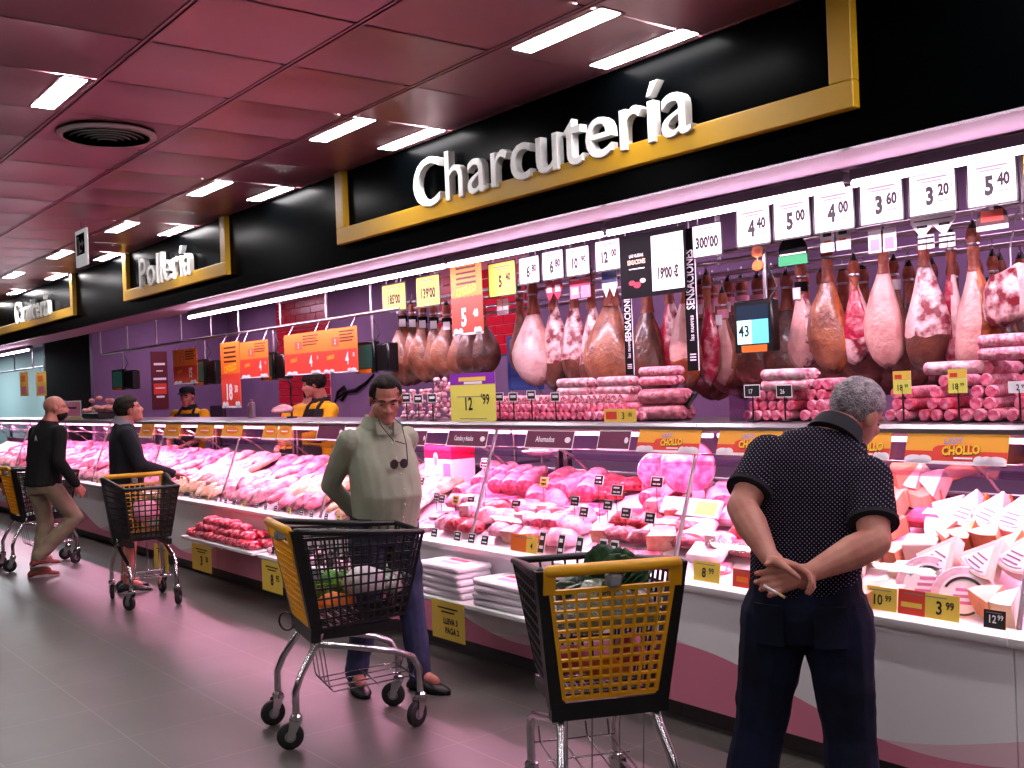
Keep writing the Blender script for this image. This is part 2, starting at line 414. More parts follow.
# --- man in the dotted polo shirt, hands clasped behind his back
def polo_extra(root, Mh, J):
    collar(root, J, Mh, mat('polo_collar', '0e0b18', .9))
    for sd in ('R', 'L'):
        S, E, W = [V(q) for q in J['arm'+sd]]; e = S.lerp(E, .72); f = S.lerp(E, .67)
        k = MB(); k.tube([f, e+(e-f)*.15], [.0815,.0805], 18); k.build('sleeve_cuff', [mat('polo_collar')], root, 60)
    for sx in (-1, 1):
        q = MB(); front_shell(q, [((0,-.008,z), .188, .138, 0, 0) for z in (.80,.85,.90,.93)], pi+sx*.50-.30, pi+sx*.50+.30, .003, .004, 8); q.build('back_pocket', [mat('dark_denim')], root, 60)
J1 = dict(
    torso=[(0,0,.93,.185,.125,0,0), (0,-.0,1.00,.178,.128,-.03,0), (.005,.02,1.08,.182,.13,-.08,0), (.018,.05,1.18,.184,.135,-.14,-.1), (.03,.075,1.28,.192,.132,-.2,-.15),
           (.04,.10,1.36,.182,.115,-.25,-.2), (.07,.13,1.425,.135,.09,-.3,-.25), (.09,.15,1.46,.075,.072,-.3,-.3)],
    neck=(.098,.165,1.475), head=((.155,.245,1.52), -.55, -.45, .18),
    armR=[(.205,.05,1.315), (.235,-.10,1.135), (.055,-.235,1.055)], handR=((-.93,.0,-.25), (0,-1,.1), .75, -1),
    armL=[(-.118,.08,1.39), (-.178,-.09,1.235), (-.065,-.230,1.095)], handL=((.93,-.02,-.22), (0,-.35,-.92), .8, 1),
    legR=[(.095,0,.88), (.12,.03,.48), (.135,-.03,.09)], legL=[(-.095,0,.88), (-.17,.03,.48), (-.25,-.03,.09)], toeR=-.2, toeL=.25,
    legr=(.118,.106,.086,.082,.074),
    pelvis=[(0,0,.80,.17,.12,0,0), (0,-.01,.88,.188,.135,0,0), (0,0,.96,.184,.128,0,0), (0,0,1.0,.178,.122,0,0)])
P1 = person('man in dotted navy polo and dark jeans with hands clasped behind his back', (-2.09, 2.79, 0), (-.46, .89, 0), J1, m_skin, m_polo, m_jean_dk, m_shoe, m_hair_gr,
    voxel=.0048, scale=.975, armk=1.17, sleeve='short', wr=.0045, hairk=dict(front=.05, back=-.085, ear=-.012, thick=.008, amp=.005), extra=polo_extra, sname='polo_shirt', pname='jeans')

# --- man in the olive shirt beside the first trolley
def olive_extra(root, Mh, J):
    collar(root, J, Mh, mat('olive_cotton'), 'shirt_collar', .105, .082, -.035, .03)
    for sx in (-1, 1):
        c = MB(); c.loft([[(sx*.012,.118+d,1.385),(sx*.085,.108+d,1.392),(sx*.078,.078+d,1.455),(sx*.03,.092+d,1.452)] for d in (0,.008)]); c.build('collar_flap', [mat('olive_cotton')], root)
    bt = MB()
    for z, y in ((1.34,.118), (1.26,.158), (1.18,.200), (1.10,.226), (1.02,.226), (.95,.205)):
        bt.ell((.0, y, z), (.006,.004,.006), 8, 5)
    bt.build('button_row', [mat('pale_button', 'cfd0c0', .4)], root, 60)
    b = MB(); T = ring((0,.02,.915), .186, .160, n=28); U = ring((0,.02,.95), .188, .162, n=28); b.loft([T, U], cap=False)
    b.build('belt', [m_shoe], root, 60)
    bk = MB(); bk.cbox((0,.183,.932), (.045,.012,.04), .005); bk.build('belt_buckle', [m_steel], root)
J2 = dict(
    torso=[(0,.02,.87,.168,.148,0,0), (0,.03,.96,.180,.172,0,0), (0,.045,1.06,.186,.188,0,0), (0,.03,1.17,.188,.172,0,0), (0,.01,1.28,.192,.145,0,-.1), (0,-.005,1.36,.178,.118,0,-.15),
           (0,-.01,1.41,.14,.09,0,-.2), (0,-.01,1.445,.08,.07,0,-.2)],
    neck=(0,.0,1.46), head=((.0,.075,1.575), -.42, -.34, .0), hem=0,
    armR=[(.18,-.02,1.355), (.21,-.19,1.12), (.05,-.24,.96)], handR=((-.9,.0,-.3), (0,-1,0), .6, -1),
    armL=[(-.18,-.02,1.355), (-.19,-.20,1.12), (-.03,-.25,.94)], handL=((.9,0,-.3), (0,-.4,-.9), .7, 1),
    legR=[(.095,0,.88), (.105,-.02,.49), (.13,-.13,.09)], legL=[(-.095,0,.88), (-.11,.07,.49), (-.12,.12,.09)], toeR=-.25, toeL=.3,
    legr=(.115,.098,.075,.068,.062),
    pelvis=[(0,.0,.79,.165,.12,0,0), (0,.0,.86,.182,.142,0,0), (0,.02,.93,.188,.155,0,0), (0,.02,.945,.186,.152,0,0)])
P2 = person('man in olive long-sleeved shirt and blue jeans standing behind a trolley', (-4.93, 2.93, 0), (.97, .0, 0), J2, m_skin2, m_olive, m_jean_bl, m_shoe, m_hair_dk,
    voxel=.0055, wr=.006, hairk=dict(front=.094, back=-.08, ear=-.012, thick=.012, amp=.003), extra=olive_extra, pname='jeans')
def wearer(P, y): return P.location+Matrix.Rotation(P.rotation_euler.z, 3, 'Z') @ V(y)
sg = thing('sunglasses', 'dark sunglasses hanging folded on the olive shirt front', 'sunglasses', wearer(P2, (.02,.205,1.235)), P2.rotation_euler.z)
for sx in (-1, 1):
    g = MB(); g.lathe([(.001,-.002),(.024,-.002),(.026,0),(.024,.003),(.001,.003)], 14, 0, Tr(sx*.03,.012,0) @ Rx(pi/2)); g.build('lens', [m_shoe], sg, 40)
g = MB(); g.tube([(-.055,.01,.01),(0,.012,.008),(.055,.01,.01)], .003, 6); g.tube([(-.055,.01,.01),(-.05,.01,.10),(.01,0,.12)], .003, 6); g.build('temple_frame', [m_black], sg, 60)
g = MB(); g.tube([(-.05,.01,.1),(-.07,-.06,.2),(-.05,-.10,.235)], .0025, 6); g.tube([(.02,0,.12),(.06,-.05,.2),(.05,-.10,.235)], .0025, 6); g.build('neck_cord', [m_black], sg, 60)

# --- shopper in the navy jacket, looking up beside the second trolley
def jacket_extra(root, Mh, J):
    collar(root, J, Mh, mat('grey_collar', '8a8690', .9), 'jacket_collar')
def basepose(**k):
    d = dict(torso=[(0,0,.86,.175,.125,0,0), (0,.01,.96,.176,.128,0,0), (0,.015,1.08,.182,.132,0,0), (0,.01,1.2,.195,.13,0,0), (0,0,1.29,.198,.12,0,0), (0,-.005,1.36,.175,.10,0,0), (0,-.005,1.405,.12,.082,0,0), (0,0,1.44,.07,.066,0,0)],
        neck=(0,.0,1.45), head=((0,.04,1.56), 0, 0, 0),
        armR=[(.19,0,1.345), (.245,-.04,1.08), (.23,.08,.86)], handR=((0,.3,-.95), (-1,0,0), .4, 1), armL=[(-.19,0,1.345), (-.245,-.04,1.08), (-.23,.08,.86)], handL=((0,.3,-.95), (1,0,0), .4, -1),
        legR=[(.09,0,.88), (.10,.02,.48), (.10,-.03,.09)], legL=[(-.09,0,.88), (-.10,.02,.48), (-.10,-.03,.09)], toeR=-.15, toeL=.15,
        pelvis=[(0,0,.78,.155,.115,0,0), (0,0,.86,.17,.128,0,0), (0,0,.95,.168,.122,0,0), (0,0,.98,.165,.118,0,0)])
    d.update(k); return d
J3 = basepose(torso=[(0,0,.84,.178,.135,0,0), (0,.01,.96,.182,.14,0,0), (0,.015,1.08,.188,.142,0,0), (0,.01,1.2,.2,.14,0,0), (0,0,1.29,.2,.125,0,0), (0,-.005,1.36,.175,.10,0,0), (0,-.005,1.405,.12,.082,0,0), (0,0,1.44,.07,.066,0,0)],
    head=((0,.045,1.545), .05, .28, 0), armR=[(.19,0,1.34), (.26,.10,1.08), (.22,.35,.99)], handR=((-.1,.95,-.2), (0,-.2,-1), .7, -1), armL=[(-.19,0,1.34), (-.22,.03,1.06), (-.12,.31,1.0)], handL=((.1,.95,-.2), (0,-.2,-1), .7, 1), sole=m_sole)
P3 = person('shopper in navy jacket and shorts looking up beside a black basket trolley', (-9.12, 2.90, 0), (.22, .97, 0), J3, m_skin, m_navy, mat('dark_shorts', '0d0d12', .9), m_shoe, m_hair_dk, voxel=.009, wr=.005, pantlen=.72, extra=jacket_extra,
    hairk=dict(front=.06, back=-.085, ear=-.015, thick=.012, amp=.006), sname='jacket', pname='shorts')

# --- bald bearded shopper in black top and beige trousers
def bald_extra(root, Mh, J):
    b = MB(); rings = []
    for i in range(13):
        t = pi*i/12; r = []
        for k in range(24):
            a = 2*pi*k/24; p = V((sin(t)*cos(a)*.068, .030+sin(t)*sin(a)*.074, -.046-cos(t)*.080)); ok = p.z < -.062 and p.y > -.01
            r.append(p if ok else V((p.x*.8, .03+(p.y-.03)*.8, p.z)))
        rings.append(r)
    b.loft(rings, 0, Mh); b.build('beard', [m_hair_dk], root, 60)
    g = MB(); put_text(g, 'A', .0, 0, .07, 0, .0, .02, 1, Tr(.06,-.083,1.30) @ SIGN); g.build('chest_logo', [m_white], root)
J4 = basepose(torso=[(0,0,.85,.196,.148,0,0), (0,.01,.95,.19,.14,0,0), (0,.03,1.09,.188,.135,0,-.1), (0,.05,1.2,.205,.132,0,-.1), (0,.065,1.3,.21,.122,0,-.15), (0,.08,1.37,.185,.105,0,-.2), (0,.085,1.42,.13,.085,0,-.2), (0,.09,1.455,.075,.07,0,-.2)],
    neck=(0,.095,1.465), head=((.02,.15,1.575), -.5, .12, 0), armR=[(.2,.07,1.35), (.265,.02,1.08), (.29,.16,.86)], handR=((0,.6,-.7), (-1,0,0), .8, 1), armL=[(-.2,.07,1.35), (-.25,.05,1.08), (-.2,.27,.95)], handL=((.1,.95,-.1), (0,-.2,-1), .9, 1),
    legR=[(.095,0,.88), (.16,.22,.53), (.06,-.10,.20)], legL=[(-.095,0,.88), (-.07,.06,.48), (-.02,-.08,.09)], toeR=-.15, toeL=-.35, liftR=.11, sole=m_sole, legr=(.096,.09,.076,.07,.06))
P4 = person('bald bearded man in black top and beige trousers with one foot raised', (-10.55, 2.58, 0), (-.28, .95, 0), J4, m_skin, m_blackcloth, m_beige, m_redshoe, None, voxel=.009, wr=.006, extra=bald_extra, sname='black_top')
J5 = basepose(armR=[(.19,0,1.345), (.26,-.02,1.08), (.27,.16,.88)])
P5 = person('person in black clothes cut off by the edge of the picture', (-11.85, 2.33, 0), (.2, .95, 0), J5, m_skin, m_blackcloth, mat('dark_shorts'), m_shoe, m_hair_dk, voxel=.011, sname='black_top', pname='dark_trousers')

# --- staff behind the counter
def staff_extra(cap):
    def f(root, Mh, J):
        T = J['torso']; a = MB(); front_shell(a, [((t[0],t[1],t[2]), t[3], t[4], t[5], t[6]) for t in T[0:6]], -.95, .95, .016)
        ap = a.build('apron', [m_apron], root, 60)
        n = V(J['neck'])
        for sx in (-1, 1):
            s = MB(); s.tube([(sx*.10,.125,1.29),(sx*.095,.085,1.38),(sx*.075,.0,1.455)], .016, 8); s.build('apron_strap', [m_apron], ap, 60)
        collar(root, J, Mh, m_apron, 'shirt_collar')
        if cap:
            k = MB(); k.lathe([(.088,.05),(.091,.075),(.082,.105),(.055,.128),(.001,.136)], 18, 0, Mh @ Tr(0,-.012,.0) @ Matrix.Diagonal((1,1.18,1,1)))
            k.loft([[Mh @ V((.078*cos(pi*t/10), .085+.075*sin(pi*t/10)*s, .055-.012*sin(pi*t/10)*s+dz)) for t in range(11)] for s, dz in ((0,0),(1,0),(1,.005),(0,.005))])
            k.build('cap', [m_apron], root, 50)
    return f
JS1 = basepose(head=((0,.05,1.565), .1, -.12, 0), armR=[(.19,0,1.345), (.25,.05,1.09), (.12,.28,1.0)], armL=[(-.19,0,1.345), (-.25,.05,1.09), (-.12,.28,1.0)], handR=((-.4,.9,-.2),(0,-.1,-1),.5,-1), handL=((.4,.9,-.2),(0,-.1,-1),.5,1))
person('butcher in black cap, yellow shirt and black apron looking down by poster', (-13.1, 5.0, 0), (.62, -.78, 0), JS1, m_skin, m_staffyel, mat('dark_shorts'), m_shoe, m_hair_dk, voxel=.009, scale=1.05, extra=staff_extra(True), sname='yellow_shirt', pname='dark_trousers', sleeve='short')
JS3 = basepose(head=((0,.07,1.59), -.55, -.15, 0), armR=[(.19,0,1.345), (.26,.0,1.09), (.2,.26,1.05)], armL=[(-.19,0,1.345), (-.24,.12,1.12), (-.18,.38,1.1)], handR=((-.3,.9,-.2),(0,-.1,-1),.5,-1), handL=((0,.97,-.1),(0,-.1,-1),.5,1))
person('shop worker with dark hair and black apron facing sideways below orange posters', (-9.55, 5.0, 0), (.05, -1, 0), JS3, m_skin, m_staffyel, mat('dark_shorts'), m_shoe, m_hair_dk, voxel=.009, scale=1.08, extra=staff_extra(False), sname='yellow_shirt', pname='dark_trousers', hairk=dict(front=.05, back=-.09, ear=-.03, thick=.02, amp=.006))
JS2 = basepose(torso=[(0,0,.86,.18,.13,0,0), (0,.02,.96,.182,.132,0,0), (0,.06,1.08,.19,.135,0,-.3), (0,.11,1.19,.205,.132,0,-.4), (0,.16,1.27,.205,.122,0,-.5), (0,.2,1.33,.18,.105,0,-.6), (0,.225,1.37,.13,.085,0,-.6), (0,.24,1.39,.075,.07,0,-.6)],
    neck=(0,.25,1.40), head=((0,.33,1.49), .5, -.5, 0), armR=[(.2,.17,1.3), (.25,.22,1.05), (.15,.42,.98)], armL=[(-.2,.17,1.3), (-.25,.22,1.05), (-.15,.42,.98)], handR=((-.3,.9,-.2),(0,-.1,-1),.5,-1), handL=((.3,.9,-.2),(0,-.1,-1),.5,1))
person('shop worker in yellow shirt bending away with back turned beside an orange poster', (-10.55, 5.15, 0), (-.35, .93, 0), JS2, m_skin, m_staffyel, mat('dark_shorts'), m_shoe, m_hair_dk, voxel=.010, scale=1.06, sname='yellow_shirt', pname='dark_trousers', sleeve='short')
JS4 = basepose(torso=[(0,0,.86,.18,.13,0,0), (0,.03,.96,.182,.132,0,0), (0,.09,1.07,.19,.135,0,-.3), (0,.15,1.17,.2,.132,0,-.4), (0,.2,1.25,.2,.122,0,-.5), (0,.24,1.31,.175,.105,0,-.6), (0,.265,1.35,.12,.085,0,-.6), (0,.28,1.37,.075,.07,0,-.6)],
    neck=(0,.28,1.38), head=((0,.35,1.46), -.4, -.4, 0), armR=[(.19,.2,1.27), (.33,.36,1.20), (.50,.50,1.10)], armL=[(-.19,.2,1.27), (-.25,.25,1.05), (-.2,.4,.93)], handR=((.7,.7,-.3),(0,-.1,-1),.5,-1), handL=((.3,.9,-.2),(0,-.1,-1),.5,1))
person('shop worker in dark clothes reaching bare arm into cheese case from behind', (-2.12, 4.98, 0), (-.05, -.99, 0), JS4, m_skin, m_navy, mat('dark_shorts'), m_shoe, m_hair_dk, voxel=.010, sname='dark_shirt', pname='dark_trousers', sleeve='short')
# ================================================================= the setting
CEIL, FY, FZ = 3.1, 3.5, 2.48
BACKY, SIDEX, BCEIL = 6.58, -15.5, 2.98
def grid_mat(name, axis_specs, base, base2, line, rough, metal, bump=0, nscale=2.5, coat=0):
    """panels with dark joints on a regular grid: axis_specs = (x0, xstep, y0, ystep, width)"""
    m = bpy.data.materials.new(name); m.use_nodes = True; nt = m.node_tree; N = nt.nodes; L = nt.links; b = N['Principled BSDF']
    b.inputs['Roughness'].default_value = rough; b.inputs['Metallic'].default_value = metal
    if coat: b.inputs['Coat Weight'].default_value = coat; b.inputs['Coat Roughness'].default_value = .2
    g = N.new('ShaderNodeNewGeometry'); sp = N.new('ShaderNodeSeparateXYZ'); L.new(g.outputs['Position'], sp.inputs[0])
    x0, xs, y0, ys, w = axis_specs; outs = []
    def math_(op, a, bb=None):
        n = N.new('ShaderNodeMath'); n.operation = op
        for i, q in enumerate((a, bb)):
            if q is None: continue
            if isinstance(q, (int, float)): n.inputs[i].default_value = q
            else: L.new(q, n.inputs[i])
        return n.outputs[0]
    for ax, o, s in (('X', x0, xs), ('Y', y0, ys)):
        d = math_('PINGPONG', math_('SUBTRACT', sp.outputs[ax], o), s/2); outs.append(math_('LESS_THAN', d, w))
    j = math_('MAXIMUM', outs[0], outs[1])
    n = N.new('ShaderNodeTexNoise'); n.inputs['Scale'].default_value = nscale; n.inputs['Detail'].default_value = 5; L.new(g.outputs['Position'], n.inputs['Vector'])
    r = N.new('ShaderNodeValToRGB'); r.color_ramp.elements[0].color = lin(base); r.color_ramp.elements[1].color = lin(base2); r.color_ramp.elements[0].position = .3; r.color_ramp.elements[1].position = .7
    L.new(n.outputs['Fac'], r.inputs[0])
    mx = N.new('ShaderNodeMixRGB'); mx.inputs[2].default_value = lin(line); L.new(j, mx.inputs[0]); L.new(r.outputs[0], mx.inputs[1]); L.new(mx.outputs[0], b.inputs['Base Color'])
    if bump:
        bp = N.new('ShaderNodeBump'); bp.inputs['Strength'].default_value = bump; bp.inputs['Distance'].default_value = .01; L.new(n.outputs['Fac'], bp.inputs['Height']); L.new(bp.outputs[0], b.inputs['Normal'])
    return m
X0, X1, YB = -42, 6, -7
f = MB(); f.box((X0, YB, -.1), (X1, BACKY+.2, 0))
struct(f.build('floor', grid_mat('stone_tiles', (-5.77, .6, 1.605, .5525, .0022), '4a4643', '544f4c', '716b68', .36, 0, .04)))
# ceiling: pressed metal panels between beams; every panel slightly dished
cm = mat('pinklit_ceiling_metal', '98626f', .32, .4, bump=.12, bscale=2.2)  # grey metal; part of the pink case light is tinted into its colour
c = MB(); py = .633; px0 = -3.67-py*42
ys = [-6.26+.6425*k for k in range(16)]; ys = [y for y in ys if y < FY]+[FY]
ys = [1.52-.65*k for k in range(12, 0, -1)]+[1.52, 2.16, 2.82, FY-.005]
nx = int((X1-px0)/py)
LIT = {}
ROW = [-3.305-1.92*k for k in range(-3, 8)]
PANEL_H = [(x, yy) for x in ROW for yy in (2.93, 3.39)]+[(x, 1.42) for x in (-5.25, -3.305+1.92*1, -3.305+1.92*3)]
for i in range(nx):
    xa = px0+i*py; xb = xa+py
    for ya, yb in zip(ys, ys[1:]):
        g = .008; x2, x3, y2, y3 = xa+g, xb-g, ya+.018, yb-.018
        hit = [p for p in PANEL_H if x2 < p[0] < x3 and y2 < p[1] < y3]
        zc = CEIL+.012
        n = 4; vs = []; fs = []
        for a in range(n+1):
            for b_ in range(n+1):
                u, v = a/n, b_/n; d = .016*(sin(pi*u)*sin(pi*v))**.6
                vs.append((x2+(x3-x2)*u, y2+(y3-y2)*v, CEIL+(0 if hit else d)))
        fs = [(a*(n+1)+b_, a*(n+1)+b_+1, (a+1)*(n+1)+b_+1, (a+1)*(n+1)+b_) for a in range(n) for b_ in range(n)]
        c.add(vs, fs)
for y in ys: c.box((px0, y-.018, CEIL-.004), (X1, y-.006, CEIL+.02)); c.box((px0, y+.006, CEIL-.004), (X1, y+.018, CEIL+.02)); c.box((px0, y-.006, CEIL+.004), (X1, y+.006, CEIL+.02))
c.box((X0, YB, CEIL+.03), (X1, FY, CEIL+.1))
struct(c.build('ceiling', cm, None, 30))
w = MB(); w.box((X0, YB-.1, 0), (X1, YB, CEIL)); struct(w.build('wall_front', mat('far_wall', '3a3638', .8)))
w = MB(); w.box((X1, YB, 0), (X1+.1, BACKY, CEIL)); struct(w.build('wall_right', mat('far_wall')))
w = MB(); w.box((X0-.1, YB, 0), (X0, BACKY, CEIL)); struct(w.build('wall_left', mat('far_wall')))
# bulkhead above the counters
w = MB(); w.box((X0, FY, FZ), (X1, FY+.04, CEIL+.1)); struct(w.build('wall_bulkhead', mat('black_bulkhead', '020304', .25, spec=.015)))
w = MB(); w.box((X0, FY+.04, FZ), (X1, FY+.46, BCEIL+.04)); struct(w.build('trim_1', mat('white_soffit', 'b898b0', .6)))
w = MB(); w.box((SIDEX, BACKY, 0), (X1, BACKY+.1, BCEIL)); struct(w.build('wall_back', mat('purple_wall', '7a6084', .7, col2='72587c', scale=3)))
w = MB(); w.box((SIDEX-.12, 4.52, 0), (SIDEX, BACKY, BCEIL)); struct(w.build('wall_side', mat('purple_wall')))
w = MB(); w.box((X0, FY+.12, BCEIL), (X1, BACKY+.1, BCEIL+.06)); struct(w.build('ceiling_service', mat('white_soffit', 'b898b0', .6)))
w = MB(); w.box((X0, BACKY, 0), (-18.0, BACKY+.1, BCEIL)); struct(w.build('wall_meat_section', mat('teal_wall', '86a2a6', .6)))
w = MB(); w.box((-18.0, 5.2, 0), (SIDEX-.12, 5.3, BCEIL)); w.box((-18.06, 4.5, 0), (-17.96, BACKY, BCEIL)); struct(w.build('wall_passage', mat('dark_passage', '0e0b0e', .6)))
t = MB(); t.box((-16.7, 5.16, .3), (-16.0, 5.195, 2.2)); struct(t.build('door_1', mat('bronze_door', '3a2a12', .5)))
# red tiled pilasters on the back wall
def tiles(xa, xb, za, zb, lab):
    t = thing('tiled_panel', lab, 'tiles', ((xa+xb)/2, BACKY, za))
    g = MB(); g.box((xa-(xa+xb)/2, -.012, 0), (xb-(xa+xb)/2, 0, zb-za)); g.build('grout', mat('grout', 'e8a0b0', .6), t)
    b = MB(); w_, h_ = .30, .10; nz = int((zb-za)/h_); x0 = xa-(xa+xb)/2
    for r in range(nz):
        off = (r % 2)*w_/2; x = x0-off
        while x < -x0:
            a, e = max(x+.004, x0), min(x+w_-.004, -x0)
            if e-a > .02: b.cbox(((a+e)/2, -.016, (r+.5)*h_), (e-a, .02, h_-.008), .004)
            x += w_
    b.build('tile_field', mat('red_tile', 'c01830', .25), t, 30)
    t['kind'] = 'structure'
a, b_ = at(280, 380, BACKY).x, at(331, 380, BACKY).x; tiles(a, b_, 1.2, 2.94, 'red glazed tile panel on the purple wall behind the orange posters')
a, b_ = at(432, 320, BACKY).x, at(528, 320, BACKY).x; tiles(a, b_, 1.95, 2.94, 'red glazed tile panel on the purple wall behind the yellow price cards')
# brush lettering squiggle on the purple wall
s = MB(); s.tube([at(px_, py_, BACKY-.012) for px_, py_ in [(335,402),(338,392),(344,387),(347,392),(342,400),(337,398),(345,392),(356,390),(366,383),(374,374)]], [.012,.02,.022,.016,.02,.016,.02,.026,.02,.01], 8)
o = s.build('wall_lettering', m_matblack, None, 60); tag(o, 'black brush-script flourish on the purple wall beside the checkout screens', 'wall lettering')

# ---------------------------------------------------------------- ceiling lamps, vent and exit sign
m_lamp = mat('lamp_white', (1, .96, .97), .5, emit=40)
ORD = ['first', 'second', 'third', 'fourth', 'fifth', 'sixth', 'seventh', 'eighth']
for i, x in enumerate(ROW):
    for y, nm in ((2.93, 'outer'), (3.39, 'inner')):
        if x > -1: lab = f'recessed strip light out of frame, {nm} row'; g = 'strip lights behind the camera'
        else: lab = f'white strip light, {ORD[max(0, i-3)]} in the ceiling row {"beside the bulkhead" if nm == "inner" else "one panel out from the bulkhead"}'; g = 'ceiling strip lights'
        if x > -1.2: continue
        t = thing('ceiling_light', lab, 'light', (x, y, CEIL), 0, g)
        a = MB(); a.box((-.285, -.052, -.004), (.285, .052, .001)); a.build('diffuser', m_lamp, t)
        a = MB()
        for s_ in (-1, 1): a.box((-.30, s_*.058-.006, -.002), (.30, s_*.058+.006, .004)); a.box((s_*.292-.006, -.065, -.002), (s_*.292+.006, .065, .004))
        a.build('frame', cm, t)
t = thing('ceiling_light', 'white recessed strip light alone next to the round air vent', 'light', (-5.25, 1.42, CEIL), 0, 'ceiling strip lights')
a = MB(); a.box((-.285, -.052, -.004), (.285, .052, .001)); a.build('diffuser', m_lamp, t)
a = MB()
for s_ in (-1, 1): a.box((-.30, s_*.058-.006, -.002), (.30, s_*.058+.006, .004)); a.box((s_*.292-.006, -.065, -.002), (s_*.292+.006, .065, .004))
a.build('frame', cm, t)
for x, y in [(-3.33+1.92*i, y) for i in range(-4, 4) for y in (-.5, -2.45, -4.4)]+[(-1.4, 1.42), (.6, 1.42), (.6, 2.93), (2.5, 2.93), (2.5, 1.42)]:  # unseen strip lights added behind the camera to brighten the aisle side
    t = thing('ceiling_light', 'added strip light out of view further back over the aisle', 'light', (x, y, CEIL), 0, 'added strip lights over the aisle')
    a = MB(); a.box((-.285, -.052, -.004), (.285, .052, .001)); a.build('diffuser', m_lamp, t)
t = thing('air_vent', 'round metal air vent set in the ceiling panels', 'vent', (-5.92, 1.85, CEIL))
m_vent = mat('vent_metal', 'd0c4c6', .45, .1)
a = MB()
for k, r in enumerate((.225, .190, .155, .120, .085, .05)):
    zz = -.022-.004*k
    a.lathe([(r, zz), (r+.001, zz+.003), (r-.026, zz+.013), (r-.027, zz+.010), (r, zz)], 44)
a.build('louver_rings', m_vent, t, 40)
a = MB(); a.lathe([(.232, .0), (.262, -.002), (.264, -.008), (.245, -.020), (.232, -.018)], 44); a.lathe([(.001, -.003), (.235, -.003), (.235,-.001), (.001,-.001)], 40, 1); a.build('flange', [m_vent, m_matblack], t, 40)
t = thing('exit_sign', 'small hanging sign with white running figure and arrow on black', 'sign', at(82, 248, 2.56), radians(0), None)
a = MB(); a.cbox((0,0,0), (.30, .02, .30), .004); a.build('panel', mat('sign_grey', 'd8d8dc', .5, emit=.35), t)
a = MB(); plate(a, -.11, -.055, .11, .115, .0105, .0125, 0)
for xx in (-1,): 
    a.box((-.085,-.0140,-.045), (-.04,-.013,.095), 1); a.box((-.075,-.0145,-.04), (-.05,-.0141,.085), 0); a.box((-.03,-.0142,-.04), (-.012,-.013,.06), 1); a.box((-.012,-.0142,.02), (.05,-.013,.04), 1)
    a.box((-.012,-.0142,-.04), (.04,-.013,-.02), 1); poly(a, [(.05,-.005),(.09,.03),(.05,.065)], .0142, 1)
a.build('pictogram', [m_matblack, m_card], t)
a = MB(); a.tube([(0,0,.15),(0,0,CEIL-t.location.z)], .006, 6); a.build('rod', m_wire, t)

# ---------------------------------------------------------------- department signs on the bulkhead
GL = {}
def glyph(s, bold):
    if (s, bold) not in GL:
        cu = bpy.data.curves.new('t', 'FONT'); cu.body = s; cu.size = 1; cu.offset = bold; cu.resolution_u = 4
        if bold: cu.extrude = .018; cu.bevel_depth = .005; cu.bevel_resolution = 1
        o = bpy.data.objects.new('t', cu); me = o.to_mesh()
        GL[s, bold] = ([tuple(v.co) for v in me.vertices], [tuple(p.vertices) for p in me.polygons])
        o.to_mesh_clear(); bpy.data.objects.remove(o); bpy.data.curves.remove(cu)
    return GL[s, bold]
def dept(word, xa, xb, z0, ztop, tx, tz, tw, caph, lab):
    t = thing('department_sign', lab, 'sign', ((xa+xb)/2, FY, z0)); h = (xb-xa)/2; th = .105; d = .045
    a = MB(); a.cbox((0, -d/2, th/2), (2*h, d, th), .004); a.build('frame_bar', m_signyel, t)
    for s_ in (-1, 1):
        a = MB(); a.cbox((s_*(h-th/2), -d/2, (ztop-z0+th)/2), (th, d, ztop-z0-th), .004); a.build('frame_bar', m_signyel, t)
    gl = [glyph(ch, -.002) for ch in word]
    pos = [max(v[0] for v in glyph(word[:i+1], 0)[0])-max(v[0] for v in glyph(ch, 0)[0]) for i, ch in enumerate(word)]
    W = max(v[0] for v in glyph(word, 0)[0]); sx = tw/W; sy = caph/.73
    for (vs, fs), p in zip(gl, pos):
        lm = MB(); lm.add(vs, fs, 0, SIGN @ Tr(tx-t.location.x+p*sx, tz-z0, .04) @ Matrix.Diagonal((sx*.96, sy, 1, 1)))
        lm.build('letter', m_letter, t, 35)
m_letter = mat('letter_white', 'f6f4f2', .35)

dept('Charcutería', -6.285, -2.285, 2.615, 3.1, -5.31, 2.695, 2.24, .30, 'large yellow-framed department sign reading Charcutería in white letters')
dept('Pollería', -10.735, -8.15, 2.62, 3.1, -10.22, 2.70, 1.36, .30, 'yellow-framed department sign reading Pollería, in the middle of the three signs')
dept('Carnicería', -16.6, -12.51, 2.62, 3.1, -15.2, 2.70, 1.75, .30, 'yellow-framed department sign reading Carnicería, at the far end of the bulkhead')
